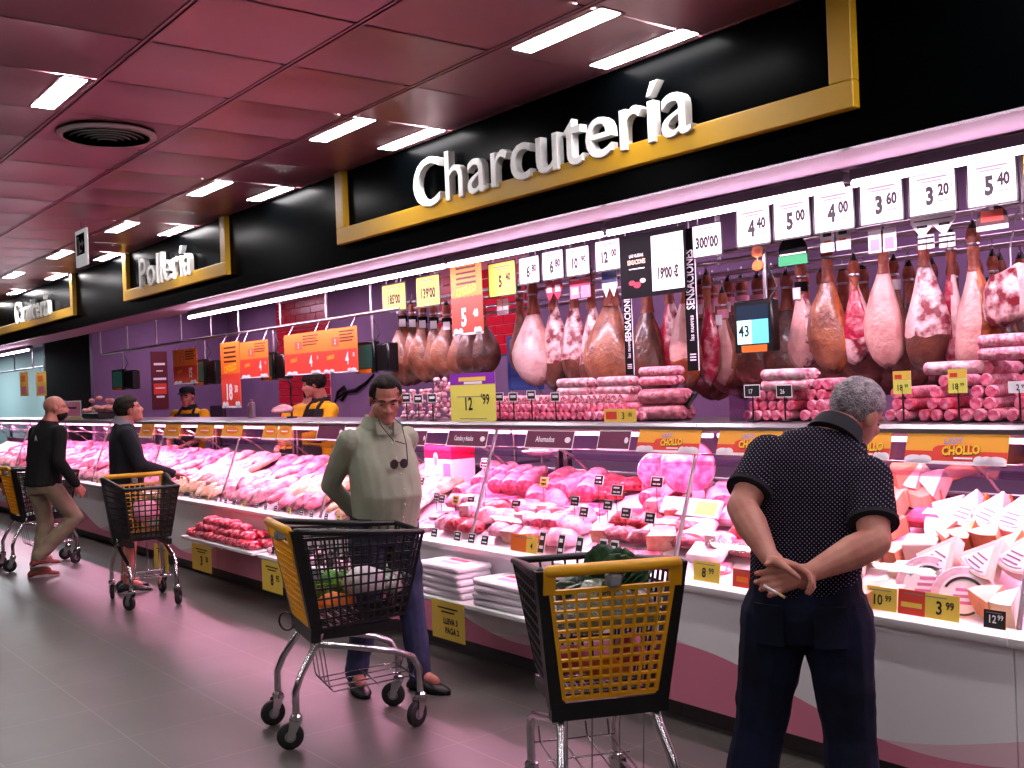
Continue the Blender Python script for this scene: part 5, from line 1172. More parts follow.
price_card(1022, 150, 1072, 200, "4", "80", "yellow framed card cut off by the edge of the picture", 2)
# black banner with price sheet
c, w, h = rect_at(619, 231, 685, 296, 4.16); t = thing('hanging_banner', 'black banner reading Sensaciones with white sheet reading 19 00 euro', 'banner', c)
a = MB(); plate(a, -w/2, -h/2, w/2, h/2, -.003, 0, 0); put_text(a, 'LAS NUEVAS', -.24*w, .16*h, .07*h, 1, .001, .01, .8); put_text(a, 'SENSACIONES', -.24*w, .06*h, .10*h, 2, .001, .02, .62); plate(a, -.36*w, -.05*h, -.12*w, -.035*h, 0, .0008, 1)
for x, y, r_, mi in ((-.32,-.26,.05,3),(-.24,-.3,.06,3),(-.15,-.24,.045,4)): disc(a, x*w, y*h, r_*w, r_*h*.8, .001, mi)
a.build('cloth', [m_matblack, m_card, mat('cream_ink', 'f0c8a8', .5), mat('berry_red', 'b02040', .5), mat('berry_pale', 'e0a8a0', .5)], t)
a = MB(); plate(a, .0*w, -.43*h, .47*w, .42*h, .001, .003, 0); put_text(a, "19'00 €", .235*w, -.18*h, .23*h, 1, .004, .06, .62)
for k in range(7): plate(a, .05*w, (.34-.065*k)*h, (.42-.04*(k % 3))*w, (.352-.065*k)*h, .003, .0036, 6)
a.build('price_sheet', MP, t)
a = MB()
for x in (-w*.4, w*.4): a.tube([(x,0,h/2),(x,0,2.47-c.z)], .004, 6)
a.build('hook', m_wire, t)
for px0, py0, px1, py1, lab in ((624, 285, 633, 375, 'narrow vertical black banner reading Sensaciones left of the dark brown ham'), (685, 228, 697, 371, 'taller vertical black banner reading Sensaciones right of the golden ham')):
    c, w, h = rect_at(px0, py0, px1, py1, 4.22); t = thing('vertical_banner', lab, 'banner', c); a = MB(); plate(a, -w/2, -h/2, w/2, h/2, -.003, 0, 0)
    put_text(a, 'SENSACIONES', 0, .14*h, w*.95, 1, .001, .02, .62, SIGN, pi/2); put_text(a, 'las nuevas', 0, -.2*h, w*.5, 1, .001, .01, .8, SIGN, pi/2)
    for k in range(3): plate(a, -w*.25, -.43*h+k*.02*h, w*.25, -.42*h+k*.02*h, 0, .0008, 1)
    plate(a, w*.42, -h/2, w*.5, h/2, 0, .0008, 1); a.build('cloth', [m_matblack, m_card], t)
    a = MB(); a.tube([(0,0,h/2),(0,0,2.47-c.z)], .004, 6); a.build('hook', m_wire, t)
# small product tags hanging above the hams
def hang_tag(px0, py0, px1, py1, shape, mats_, lab, Y=4.3, marks=()):
    c, w, h = rect_at(px0, py0, px1, py1, Y); a = MB()
    P_ = {'pair': [[(-.5,-.5),(-.04,-.5),(-.04,.5),(-.5,.5)], [(.04,-.5),(.5,-.5),(.5,.5),(.04,.5)]], 'dome': [[(-.5,-.5),(.5,-.5)]+[(.5*cos(q), -.1+.6*sin(q)) for q in [pi*k/12 for k in range(13)]]],
          'hearts': [[(-.5,.1),(-.25,-.5),(0,-.05),(0,.5),(-.42,.5),(-.5,.35)], [(0,-.05),(.25,-.5),(.5,.1),(.5,.35),(.42,.5),(0,.5)]], 'disc': [[(.5*cos(2*pi*k/14), .5*sin(2*pi*k/14)) for k in range(14)]],
          'shield': [[(-.5,.5),(-.5,-.1),(-.25,-.5),(0,-.1),(0,.5)], [(0,.5),(0,-.1),(.25,-.5),(.5,-.1),(.5,.5)]]}[shape]
    for q in P_: poly(a, [(x*w, y*h) for x, y in q], 0, 0, SIGN, .003)
    for x0, y0, x1, y1, mi in marks: plate(a, x0*w, y0*h, x1*w, y1*h, 0, .0008, mi)
    a.tube([(0,.001,h*.45),(0,.005,h*.5+.05)], .002, 5, len(mats_)-1)
    o = a.build('hanging_tag', mats_, None, None, c); tag(o, lab, 'tag'); return o
bar = [(-.4,.15,-.12,.3,1),(.12,.15,.4,.3,1),(-.36,-.1,-.14,-.02,2),(.14,-.1,.36,-.02,2)]
hang_tag(820, 227, 850, 251, 'pair', [m_card, m_ink, m_orange, m_wire], 'pair of white tags with black emblems under the 4.00 card', marks=bar)
hang_tag(868, 229, 896, 252, 'pair', [m_card, mat('label_pink'), m_grey_ink, m_wire], 'pair of white tags with pink print under the 3.60 card', marks=[(-.42,-.4,-.1,.1,1),(.1,-.4,.42,.1,1)])
hang_tag(910, 211, 955, 237, 'hearts', [m_card, m_grey_ink, m_ink, m_wire], 'pair of white heart-shaped tags under the 3.20 card', marks=[(-.42,.15,.42,.2,1),(-.36,-.1,-.12,.0,2),(.14,-.1,.38,.0,2)])
hang_tag(918, 235, 934, 249, 'pair', [m_card, m_ink, m_ink, m_wire], 'striped white label hanging below the first heart tag', marks=[(-.5,.2,.5,.35,1),(-.5,-.2,.5,-.05,1)])
hang_tag(939, 233, 955, 247, 'pair', [m_card, m_ink, m_ink, m_wire], 'striped white label hanging below the second heart tag', marks=[(-.5,.2,.5,.35,1),(-.5,-.2,.5,-.05,1)])
hang_tag(778, 234, 807, 265, 'dome', [m_matblack, mat('tag_green', '109858', .5), m_card, m_wire], 'black double-domed tag with green lower band under the 5.00 card', marks=[(-.5,-.5,.5,-.18,1),(-.45,-.16,.45,-.12,2)])
hang_tag(751, 245, 763, 258, 'disc', [m_orange, m_red, m_card, m_wire], 'round orange tag hanging left of the green-banded tag', marks=[(-.2,-.2,.2,.2,1)])
hang_tag(752, 260, 763, 271, 'disc', [m_orange, m_red, m_card, m_wire], 'small orange tag just below the round orange tag')
hang_tag(976, 205, 1008, 230, 'dome', [mat('tag_maroon', '3a0c18', .5), m_red, m_card, m_wire], 'dark domed tag with red centre and white band under the last card', marks=[(-.35,-.15,.35,.3,1),(-.5,-.5,.5,-.3,2),(-.06,.3,.06,.48,2)])
hang_tag(602, 271, 617, 297, 'shield', [m_card, mat('tag_blue', '202858', .5), m_card, m_wire], 'white tag with dark blue shields under the 12.00 card', marks=[(-.5,.05,.5,.5,1)])
hang_tag(545, 281, 562, 301, 'hearts', [mat('label_red'), m_card, m_ink, m_wire], 'red pair of tags under the second 6.80 card', marks=[(-.4,-.05,-.1,.3,1),(.1,-.05,.4,.3,1)])
hang_tag(570, 278, 590, 298, 'pair', [mat('label_pink'), mat('label_red'), m_card, m_wire], 'pink and red pair of tags under the 10.90 card', marks=[(-.5,.1,.5,.4,1),(-.4,-.3,-.1,.0,2)])
hang_tag(497, 299, 508, 315, 'pair', [m_card, m_grey_ink, m_grey_ink, m_wire], 'grey and white tag under the yellow 5.40 card', marks=[(-.5,-.5,.5,-.2,1)])

# ================================================================= orange offer posters
def poster(px0, py0, px1, py1, num, lab, Y=4.1, tall=False, sup='', top=2.23, wide=False):
    c, w, h = rect_at(px0, py0, px1, py1, Y); t = thing('offer_poster', lab, 'poster', c); a = MB()
    plate(a, -w/2, -h/2, w/2, h/2, -.003, 0, 0); plate(a, -w/2, -h/2, w/2, -.02*h, 0, .0006, 1)
    for k in range(7): disc(a, (-.43+.143*k)*w, -.02*h, .09*w, .045*h, .0008, 1)
    for x, r_ in ((-.42,.14),(-.25,.08),(.42,.10),(.30,.06)): 
        r2 = min(r_*w, (.5-abs(x))*w*1.0+.0); disc(a, x*w*.9, -.47*h+.02*h, r2, .05*h, .0012, 2)
    plate(a, -w/2, -h/2, w/2, -.47*h, .0006, .0012, 2)
    for k in range(4): plate(a, (.02 if not tall else -.32)*w, (.40-.07*k)*h, (.42-.05*(k % 2))*w if not tall else .32*w, (.43-.07*k)*h, 0, .0012, 3)
    if not tall: plate(a, -.2*w, .10*h, .0*w, .3*h, 0, .0012, 5); put_text(a, '2', -.1*w, .2*h, .16*h, 2, .002, .02, .8)
    put_text(a, 'CHOLLO', (-.24 if not tall else 0)*w, (-.14 if not tall else .10)*h, (.12 if not tall else .09)*h if not tall else .2*w, 4, .002, .03, .72 if not tall else .8, SIGN, .12)
    put_text(a, num, (.22 if not tall else -.1)*w, (-.2 if not tall else -.27)*h, (.36*h if not tall else .46*w), 2, .002, .04, .8)
    if sup: put_text(a, sup, (.40 if not tall else .28)*w, (-.12 if not tall else -.22)*h, .10*h if not tall else .2*w, 2, .002, .03, .8)
    a.build('print', [m_orange, m_red, m_card, mat('brown_ink', '3a1408', .6), mat('letter_yellow', 'f8c820', .5), mat('poster_mark', 'f05038', .5)], t)
    a = MB()
    for x in (-w*.35, w*.35): a.tube([(x,0,h/2),(x,.05,max(top-c.z, h/2+.02))], .003, 5)
    a.build('hook', m_wire, t)
poster(173, 349, 197, 384, '15', 'orange offer poster reading 15 on the far end of the rail above the capped butcher')
poster(221, 342, 240, 408, '18', 'tall narrow orange poster reading 18 with price at its foot', tall=True, sup='50')
poster(240, 341, 268, 378, '4', 'orange offer poster reading 4 beside the tall narrow one', sup='95')
poster(284, 333, 321, 375, '4', 'orange offer poster reading 4, left of the pair by the checkout screen', sup='25')
poster(321, 328, 357, 373, '4', 'orange offer poster reading 4, right of the pair by the checkout screen', sup='25')
poster(451, 261, 482, 335, '5', 'tall orange poster reading 5 40 hanging among the yellow price cards', Y=4.14, tall=True, sup='40', top=2.47)
c = atx(160, 380, SIDEX+.02); t = thing('wall_poster', 'dark red poster with white print on the purple side wall', 'poster', (SIDEX+.012, c.y, c.z)); w_ = abs(atx(152.5,380,SIDEX).y-atx(168.5,380,SIDEX).y)/2; h_ = (atx(160,352,SIDEX).z-atx(160,409,SIDEX).z)/2
a = MB(); a.box((-.006,-w_,-h_), (.004,w_,h_), 0)
for z0, z1, k in ((.52,.60,.7),(.0,.08,.8),(-.62,-.55,.5),(.3,.34,.4),(-.3,-.26,.6)): a.box((.004,-w_*k,h_*z0), (.006,w_*k,h_*z1), 1)
a.box((.004,-w_*.8,-h_*.5), (.0055,w_*.8,-h_*.12), 2); a.build('print', [mat('maroon_paper', '5a0c18', .5), m_card, m_red], t)
# small offer cards inside the glass along the top strip
def strip_card(px0, py0, px1, py1, kind, lab, txt=''):
    Y = 3.868; c, w, h = rect_at(px0, py0, px1, py1, Y); a = MB()
    if kind == 'chollo':
        plate(a, -w/2, -h/2, w/2, h/2, -.002, 0, 0); plate(a, -w/2, -h/2, w/2, -.1*h, 0, .0005, 1)
        for x, r_ in ((-.4,.10),(-.3,.08),(.4,.10),(.31,.07),(.24,.05)): disc(a, x*w, -.36*h, r_*w, .13*h, .001, 2)
        for x, r_ in ((-.12,.10),(.0,.12),(.12,.1)): disc(a, x*w, -.06*h, r_*w, .14*h, .0008, 1)
        plate(a, -w/2, -h/2, w/2, -.4*h, .0005, .001, 2)
        put_text(a, 'LADY', -.02*w, .2*h, .26*h, 4, .0015, .02, .9, SIGN, .04); put_text(a, 'CHOLLO', .06*w, -.08*h, .36*h, 3, .002, .05, .8, SIGN, .06); put_text(a, 'CHOLLO', .063*w, -.095*h, .36*h, 5, .0015, .075, .8, SIGN, .06); plate(a, .0*w, -.33*h, .18*w, -.28*h, .0012, .0018, 2)
        m_ = [m_orange, m_red, m_card, mat('letter_yellow', 'f8c820', .5), mat('letter_lilac', '9a90d8', .5), mat('brown_ink', '3a1408', .6)]
        if txt == 'y': m_[0] = mat('amber_paper', 'f0a830', .5)
    elif kind == 'small':
        plate(a, -w/2, -h/2, w/2, h/2, -.002, 0, 0); disc(a, 0, .05*h, .34*w, .26*h, .001, 1); plate(a, -w/2, -h/2, w/2, -.38*h, 0, .0008, 2); plate(a, -.25*w, 0, .25*w, .08*h, .001, .0016, 2)
        m_ = [mat('amber_paper', 'f0a830', .5), m_orange, m_card]
    else:
        plate(a, -w/2, -h/2, w/2, h/2, -.002, 0, 0); b = .02
        for q in ((-.5,-.5,.5,-.44),(-.5,.44,.5,.5),(-.5,-.5,-.485,.5),(.485,-.5,.5,.5)): plate(a, q[0]*w, q[1]*h, q[2]*w, q[3]*h, 0, .0008, 1)
        if txt: put_text(a, txt, -.08*w if len(txt) > 4 else 0, 0, .42*h, 1, .001, .02, .85 if len(txt) < 12 else .62)
        disc(a, .38*w, 0, .06*w, .16*h, .001, 1, n=10)
        m_ = [mat('plum_card', '6a2848', .4), m_card]
    o = a.build('strip_card', m_, None, None, c); o.rotation_euler.x = -.3; tag(o, lab, 'card'); return o
strip_card(904, 431, 1006, 465, 'chollo', 'orange strip card reading Lady Chollo over the cheese case', 'y')
strip_card(637, 428, 699, 453, 'chollo', 'orange strip card reading Lady Chollo left of the clear post', 'y')
strip_card(717, 428, 780, 456, 'chollo', 'orange strip card reading Lady Chollo half hidden by the shoulder', 'y')
strip_card(840, 430, 890, 460, 'chollo', 'orange strip card hidden mostly behind the head and shoulder', 'y')
strip_card(447, 430, 487, 447, 'plum', 'plum strip card reading Curados y Asados', 'Curados y Asados'); strip_card(525, 430, 573, 449, 'plum', 'plum strip card reading Ahumados', 'Ahumados')
strip_card(598, 430, 630, 450, 'plum', 'plum strip card right of the Ahumados card'); strip_card(317, 424, 344, 440, 'plum', 'plum strip card beside the orange pair of cards'); strip_card(411, 430, 426, 446, 'plum', 'small plum strip card beside the olive shirt')
for i, (a0, a1) in enumerate(((140, 153), (164, 180), (196, 213), (222, 242))): strip_card(a0, 424, a1, 438, 'small', f'small orange strip card over the raw meat, {ORD[i]} from the navy-jacketed shopper')
strip_card(263, 424, 277, 440, 'small', 'small orange card of the pair over the pale chicken, near half'); strip_card(278, 424, 291, 440, 'small', 'small orange card of the pair over the pale chicken, far half')
# sign tags on the bumper shelves
def foot_card(px0, py0, px1, py1, items, lab):
    c, w, h = rect_at(px0, py0, px1, py1, 3.34); a = MB(); plate(a, -w/2, -h/2, w/2, h/2, -.002, 0, 0)
    plate(a, -.3*w, .3*h, .3*w, .34*h, 0, .0008, 1); plate(a, -.2*w, .2*h, .2*w, .24*h, 0, .0008, 1)
    for s, x, y, sz in items: put_text(a, s, x*w, y*h, sz*h*1.15, 1, .001, .04, .9)
    o = a.build('shelf_card', [m_yel, m_ink], None, None, c); tag(o, lab, 'price sign')
foot_card(192, 545, 211, 571, [('3', .0, -.12, .42), ('50', .28, -.02, .24)], 'yellow card reading 3 50 hanging from the shelf of red packs')
foot_card(262, 562, 282, 592, [('8', .0, -.12, .42), ('95', .28, -.02, .24)], 'yellow card reading 8 95 hanging from the shelf of dark bunches')
foot_card(432, 602, 464, 640, [('LLEVA 3', .08, -.02, .18), ('PAGA 2', .12, -.26, .18)], 'yellow card reading Lleva 3 Paga 2 below the flat white packs')
foot_card(154, 545, 168, 570, [], 'blank-looking yellow card behind the black trolley legs')

# ================================================================= scales and screens on the rail
def screen(px0, py0, px1, py1, lab, num='', Y=4.2, twin=True, top=RZ):
    c, w, h = rect_at(px0, py0, px1, py1, Y); t = thing('hanging_scale_screen', lab, 'screen', c)
    sw = w*.58 if twin else w; x0 = -w/2+sw/2
    a = MB(); a.cbox((x0,.0,0), (sw,.06,h), .008); a.build('screen_housing', m_black, t, 40)
    a = MB(); plate(a, x0-sw*.4, -h*.34, x0+sw*.4, h*.4, .0305, .032, 0)
    if num:
        plate(a, x0-sw*.4, -h*.34, x0-.02*sw, h*.12, .032, .0326, 1); plate(a, x0-.02*sw, -h*.34, x0+sw*.4, h*.12, .032, .0326, 2); put_text(a, num, x0-sw*.22, -.1*h, h*.3, 3, .0334, .02, .9)
    a.build('display', [mat('screen_blue', '102030', .3, emit=.6), mat('screen_white', 'a8d8e0', .3, emit=1.0), mat('screen_teal', '58b8d0', .3, emit=1.0), m_ink] if num else [mat('screen_dark', '1c3a34', .25, emit=.5)], t)
    a = MB(); plate(a, x0-sw*.3, -h*.5, x0+sw*.35, -h*.37, .031, .033, 0); a.build('label_strip', [m_orange], t)
    if twin:
        a = MB(); a.cbox((x0+sw*.5+w*.21,.03,-.01), (w*.36,.10,h*.9), .012, 0, None); a.build('printer_box', m_black, t, 40)
    a = MB(); a.tube([(x0+sw*.2,.02,h/2),(x0+sw*.2,.02,top-c.z)], .012, 8); a.tube([(x0+sw*.3,.02,h/2),(x0+sw*.4,.05,h*.75),(x0+sw*.22,.03,h+.05)], .005, 6, 1); a.build('hanger_pole', [m_wire, m_black], t, 60)
    return t
screen(114, 369, 134, 390, 'black hanging screen at the far end of the rail near the side wall')
screen(195, 359, 217, 385, 'black hanging screen right of the poster reading 15'); screen(263, 352, 286, 380, 'black hanging screen between the orange posters reading 4'); screen(358, 341, 391, 373, 'black hanging screen over the head of the olive-shirted man')
screen(737, 300, 776, 352, 'scale display showing 43 hanging in front of the dark hams', '43', 4.3, False, 2.27)
# blue notice board behind the hams
c, w, h = rect_at(507, 335, 541, 390, 5.4); t = thing('notice_board', 'blue and green notice board on a stand behind the plump white ham', 'board', (c.x, 5.4, 0)); z0 = c.z-h/2; z1 = c.z+h/2
a = MB(); a.box((-w/2,0,z0), (w/2,.02,z1)); a.build('board_back', mat('board_blue', '2050b0', .5), t)
a = MB(); a.box((-w*.4,-.003,z0+h*.55), (w*.3,0,z1-.03), 0); a.box((-w*.4,-.003,z0+h*.28), (w*.1,0,z0+h*.5), 1); a.box((-w*.4,-.003,z0+.02), (w*.1,0,z0+h*.25), 1); a.build('notice_sheets', [mat('sheet_green', '70a030', .5), mat('sheet_blue', '3868c8', .5)], t)
a = MB()
for x in (-w*.4, w*.4): a.tube([(x,.01,0),(x,.01,z0)], .015, 8)
a.build('stand_post', m_wire, t)
# work tables, till and wall board behind the counter
for xa, xb, lab in ((-14.6, -11.2, 'steel work table behind the yellow shirt butcher'), (-11.0, -7.6, 'steel work table behind the two yellow-shirted workers'), (-7.3, -1.0, 'steel work table behind the hams')):
    t = thing('work_table', lab, 'table', ((xa+xb)/2, 6.0, 0)); h_ = (xb-xa)/2
    a = MB(); a.cbox((0,0,.9), (2*h_,.7,.05), .006); a.build('table_top', m_steel, t)
    for sx in (-1, 1):
        for sy in (-1, 1): a = MB(); a.tube([(sx*(h_-.06),sy*.28,0),(sx*(h_-.06),sy*.28,.88)], .02, 8); a.build('leg', m_steel, t, 60)
for px_, lab in ((208, 'dark monitor standing behind the capped butcher'),):
    p = at(px_+10, 412, 5.9); t = thing('till_monitor', lab, 'monitor', (p.x, 5.9, .925)); a = MB(); a.cbox((0,0,.40), (.5,.04,.36), .01); a.build('screen_housing', m_black, t); a = MB(); a.cbox((0,.02,.11), (.06,.04,.22), .005); a.cbox((0,0,.006), (.25,.2,.012), .004); a.build('stand', m_black, t)
# dark board with prints inside the passage, yellow posters in the teal section
c, w, h = rect_at(49, 376, 64, 393, 5.15); a = MB(); plate(a, -w/2, -h/2, w/2, h/2, -.004, 0, 0); plate(a, -.4*w, -.2*h, -.1*w, .3*h, 0, .001, 1); plate(a, .1*w, -.1*h, .35*w, .3*h, 0, .001, 1)
o = a.build('wall_poster', [mat('maroon_paper'), mat('poster_faded', '8a7078', .6)], None, None, c); tag(o, 'dark faded poster on the wall of the unlit passage', 'poster')
for px0, px1, lab in ((20, 28, 'narrow yellow poster hanging in the far teal section above the bald head'), (36, 46, 'yellow and pink poster hanging in the far teal section beside the passage')):
    c, w, h = rect_at(px0, 372, px1, 396, 4.3); t = thing('offer_poster', lab, 'poster', c); a = MB(); plate(a, -w/2, -h/2, w/2, h/2, -.004, 0, 0); plate(a, -.3*w, -.4*h, .3*w, -.1*h, 0, .001, 1); plate(a, -.3*w, .1*h, .2*w, .35*h, 0, .001, 2); a.build('print', [m_yel, mat('label_pink'), m_orange], t)
    a = MB(); a.tube([(0,0,h/2),(0,0,2.2-c.z)], .004, 5); a.build('hook', m_wire, t)
t = thing('hanging_rail', 'thin metal rail on rods in the far teal section', 'rail', (-18.5, 4.3, 2.2)); a = MB(); a.tube([(-4,0,0),(1.2,0,0)], .014, 8); a.build('rail_tube', m_wire, t)
for x in (-3, -1.8, -.6, .6): a = MB(); a.tube([(x,0,0),(x,0,BCEIL-2.2)], .010, 6); a.build('rod', m_wire, t)
# card and heaped tray on the counter top at the far end
shelf_flag(58, 401, 81, 421, [], [m_card, m_ink, m_yel, m_lemon, mat('label_pink'), m_orange], [(-.45,-.25,.45,.45,4), (-.5,-.5,.5,-.3,2), (-.3,.1,.3,.2,1)], 'pink and yellow card standing on the far counter top beside the bald man', 4.05, False, 'price_sign')
p = at(98, 416, 4.1); t = thing('meat_tray', 'dark tray heaped with pink packs on the far counter top', 'tray', (p.x, 4.15, ST)); a = MB(); a.cbox((0,0,.04), (.66,.3,.08), .01); a.build('tray_box', m_black, t)
a = MB(); r_ = random.Random(5)
for k in range(40): x = r_.uniform(-.32,.28); a.ell((x, r_.uniform(-.13,.13), .10+r_.uniform(0,.07)*(1-abs(x)*1.5)+(.12 if abs(x+.02) < .09 and k % 2 else 0)), (.045,.04,.03), 8, 6)
o = a.build('pack_heap', mat('heap_pink', 'f08c84', .35, col2='f8c0b4', scale=30), t, 60); o['kind'] = 'stuff'
# things on the service table between the workers
p = at(292, 418, 4.62); o = lump(77, .16, .09, .06, meat('joint_raw', 'e07088', 'f4b8c0', 14)); q = link('meat_joint', o, None, (at(283, 414, 4.3).x, 4.3, ST+.05)); tag(q, 'raw pink joint on the counter top before the yellow-shirted workers', 'meat')
a = MB(); a.tube([(0,0,0),(0,0,.30),(-.05,0,.36),(-.14,0,.37)], .009, 8); a.lathe([(.05,0),(.05,.012),(.012,.018)], 14); o = a.build('counter_hook', m_black, None, 60, (at(292, 420, 4.35).x, 4.35, ST)); tag(o, 'black bent metal stand on the counter top before the yellow-shirted worker', 'stand')
a = MB(); a.lathe([(.035,0),(.037,.01),(.036,.13),(.030,.15),(.015,.155),(.015,.18),(.001,.182)], 14); o = a.build('sauce_bottle', mat('pale_bottle', 'b8a8b8', .3), None, 50, (at(252, 417, 4.35).x, 4.35, ST)); tag(o, 'small pale bottle on the counter top beside the raw joint', 'bottle')
# ================================================================= trolleys
m_bask = mat('basket_black', '09090a', .38); m_bskyel = mat('basket_yellow', 'e0a010', .38); m_tyre = mat('tyre_black', '0c0c0d', .6); m_grey = mat('hub_grey', '77757a', .4)
def quadgrid(mb, A, B, C, D, nu, nv, r, th=None, mi=0, skip=None):
    """lattice of flat bars over the quad A(bottom left) B(bottom right) C(top right) D(top left)"""
    A, B, C, D = [V(p) for p in (A, B, C, D)]; n = (B-A).cross(D-A).normalized()*(th or r)
    def pt(u, v): return (A.lerp(B, u)).lerp(D.lerp(C, u), v)
    def bar(p, q, w):
        d = (q-p).normalized(); s = d.cross(n).normalized()*w
        mb.loft([[p-s-n, p+s-n, p+s+n, p-s+n], [q-s-n, q+s-n, q+s+n, q-s+n]], mi)
    for i in range(nu+1): bar(pt(i/nu, 0), pt(i/nu, 1), r*(1.6 if i in (0, nu) else 1))
    for j in range(nv+1): bar(pt(0, j/nv), pt(1, j/nv), r*(1.8 if j in (0, nv) else 1))
def trolley(label, loc, fwd, group=None, name='shopping_trolley'):
    t = thing(name, label, 'trolley', loc, math.atan2(-fwd[0], fwd[1]), group)
    # corners of the basket: rear wall leans back, walls taper down
    RB = [(-.185,-.20,.52), (.185,-.20,.52)]; RTp = [(-.245,-.295,1.0), (.245,-.295,1.0)]; FB = [(-.15,.25,.545), (.15,.25,.545)]; FT = [(-.205,.335,.93), (.205,.335,.93)]
    for s, nm in ((0, 'side_panel'), (1, 'side_panel')):
        a = MB(); rt = V(RTp[s])*1; rt.z = .955; rt.y = -.285
        quadgrid(a, RB[s], FB[s], FT[s], rt, 14, 9, .0042, .004); a.build(nm, m_bask, t)
        a = MB(); top = V(RTp[s]); a.loft([[V(RB[s])+V(d) for d in ((-.028,-.02,-.01),(.028,-.02,-.01),(.028,.035,-.01),(-.028,.035,-.01))], [top+V(d) for d in ((-.022,-.018,0),(.022,-.018,0),(.022,.03,0),(-.022,.03,0))]]); a.build('corner_post', m_bask, t)
        a = MB(); a.tube([top+V((0,.01,-.005)), top+V((0,.10,-.015)), V(FT[s])+V((0,-.2,.02)), V(FT[s])+V((0,.0,.005))], [.016,.017,.014,.013], 8, round_ends=True); a.build('top_rim', m_bask, t, 60)
    a = MB(); quadgrid(a, FB[1], FB[0], FT[0], FT[1], 8, 9, .0042, .004); a.build('front_panel', m_bask, t)
    a = MB(); a.tube([V(FT[0])+V((0,0,.005)), V(FT[1])+V((0,0,.005))], .014, 8, round_ends=True); a.build('front_rim', m_bask, t, 60)
    a = MB(); quadgrid(a, RB[0], RB[1], FB[1], FB[0], 10, 10, .004, .003); a.build('basket_floor', m_bask, t)
    a = MB(); a.loft([[(x,-.225,.47),(x,-.18,.47),(x,-.18,.53),(x,-.225,.53)] for x in (-.21,.21)]); a.box((-.165,-.2,.47), (-.125,.22,.515)); a.box((.125,-.2,.47), (.165,.22,.515)); a.build('chassis_bar', m_bask, t)
    # yellow handle panel
    a = MB(); A_, B_, C_, D_ = V((-.165,-.222,.545)), V((.165,-.222,.545)), V((.215,-.297,.925)), V((-.215,-.297,.925)); quadgrid(a, A_, B_, C_, D_, 10, 11, .0043, .006); a.build('handle_panel', m_bskyel, t)
    a = MB()
    U_, W_ = V((.222,-.318,1.0)), V((-.222,-.318,1.0)); a.tube([W_, U_], .021, 10, round_ends=True)
    for s in (-1, 1): a.loft([[V((s*.222,-.297,.92))+V(d) for d in ((-.02,-.012,0),(.02,-.012,0),(.02,.012,0),(-.02,.012,0))], [V((s*.222,-.316,1.0))+V(d) for d in ((-.02,-.014,0),(.02,-.014,0),(.02,.014,0),(-.02,.014,0))]])
    h_ = a.build('handle_bar', m_bskyel, t, 60)
    a = MB(); a.cbox((.0,-.308,.955), (.05,.05,.05), .01); a.build('coin_lock', m_grey, t, 40)
    # chrome frame
    for s in (-1, 1):
        a = MB(); a.tube([(s*.17,-.17,.50),(s*.175,-.21,.43),(s*.195,-.275,.33),(s*.205,-.305,.26),(s*.205,-.305,.15)], .0165, 10, round_ends=True); a.build('rear_leg', m_chrome, t, 60)
        a = MB(); a.tube([(s*.175,-.18,.455),(s*.18,-.05,.43),(s*.18,.18,.375),(s*.175,.27,.335),(s*.172,.305,.27),(s*.172,.305,.15)], .0165, 10, round_ends=True); a.build('front_leg', m_chrome, t, 60)
        for y, x in ((-.305, .205), (.305, .172)):
            ang = .5*s if y > 0 else -.2*s; M = Tr(s*x, y, 0) @ Rz(ang)
            f = MB(); f.lathe([(.022,.128),(.028,.134),(.028,.150),(.018,.160)], 12, 0, Tr(s*x, y, 0))
            for q in (-1, 1): f.loft([[M @ V(p) for p in ((q*.023,-.032,.135),(q*.023,.025,.135),(q*.026,-.02,.05),(q*.026,-.045,.05))], [M @ V(p) for p in ((q*.019,-.032,.135),(q*.019,.025,.135),(q*.022,-.02,.05),(q*.022,-.045,.05))]])
            fk = f.build('caster_fork', m_chrome, t, 40)
            wv = MB(); wv.lathe([(.02,-.017),(.052,-.017),(.060,-.011),(.062,0),(.060,.011),(.052,.017),(.02,.017)], 22, 0, M @ Tr(0,-.03,.062) @ Ry(pi/2)); wv.build('wheel', m_tyre, fk, 40)
            wv = MB(); wv.lathe([(.001,-.019),(.026,-.019),(.028,0),(.026,.019),(.001,.019)], 14, 0, M @ Tr(0,-.03,.062) @ Ry(pi/2)); wv.build('hub', m_grey, fk, 40)
    a = MB()
    for x in (-.14,-.05,.05,.14): a.tube([(x,-.16,.46),(x,-.13,.24),(x*1.0,-.11,.215),(x,.28,.235),(x,.30,.29)], .0035, 5)
    for y, z in ((-.12,.225),(.10,.225),(.28,.235)): a.tube([(-.165,y,z),(.165,y,z)], .004, 5)
    a.build('lower_rack', m_chrome, t, 60)
    return t
T_A = trolley('black basket trolley with slatted yellow handle panel in front of the olive-shirted man', (-4.555, 2.48, 0), (.24, .97))
T_B = trolley('black basket trolley held by the shopper in the navy jacket', (-8.50, 2.83, 0), (.99, -.12))
T_C = trolley('large near trolley with yellow grid handle panel facing the camera', (-2.87, 2.56, 0), (-.9, .44))
T_D = trolley('black basket trolley beside the bald man in beige trousers', (-11.28, 2.72, 0), (.0, 1))
a = MB(); a.tube([(-.20+.035*cos(q), -.25+.03*cos(q), .50+.045*sin(q)) for q in [2*pi*k/14 for k in range(15)]], .005, 6); a.build('hook_ring', m_bask, T_A, 60)
def inside(T, p): return T.location+Matrix.Rotation(T.rotation_euler.z, 3, 'Z') @ V(p)
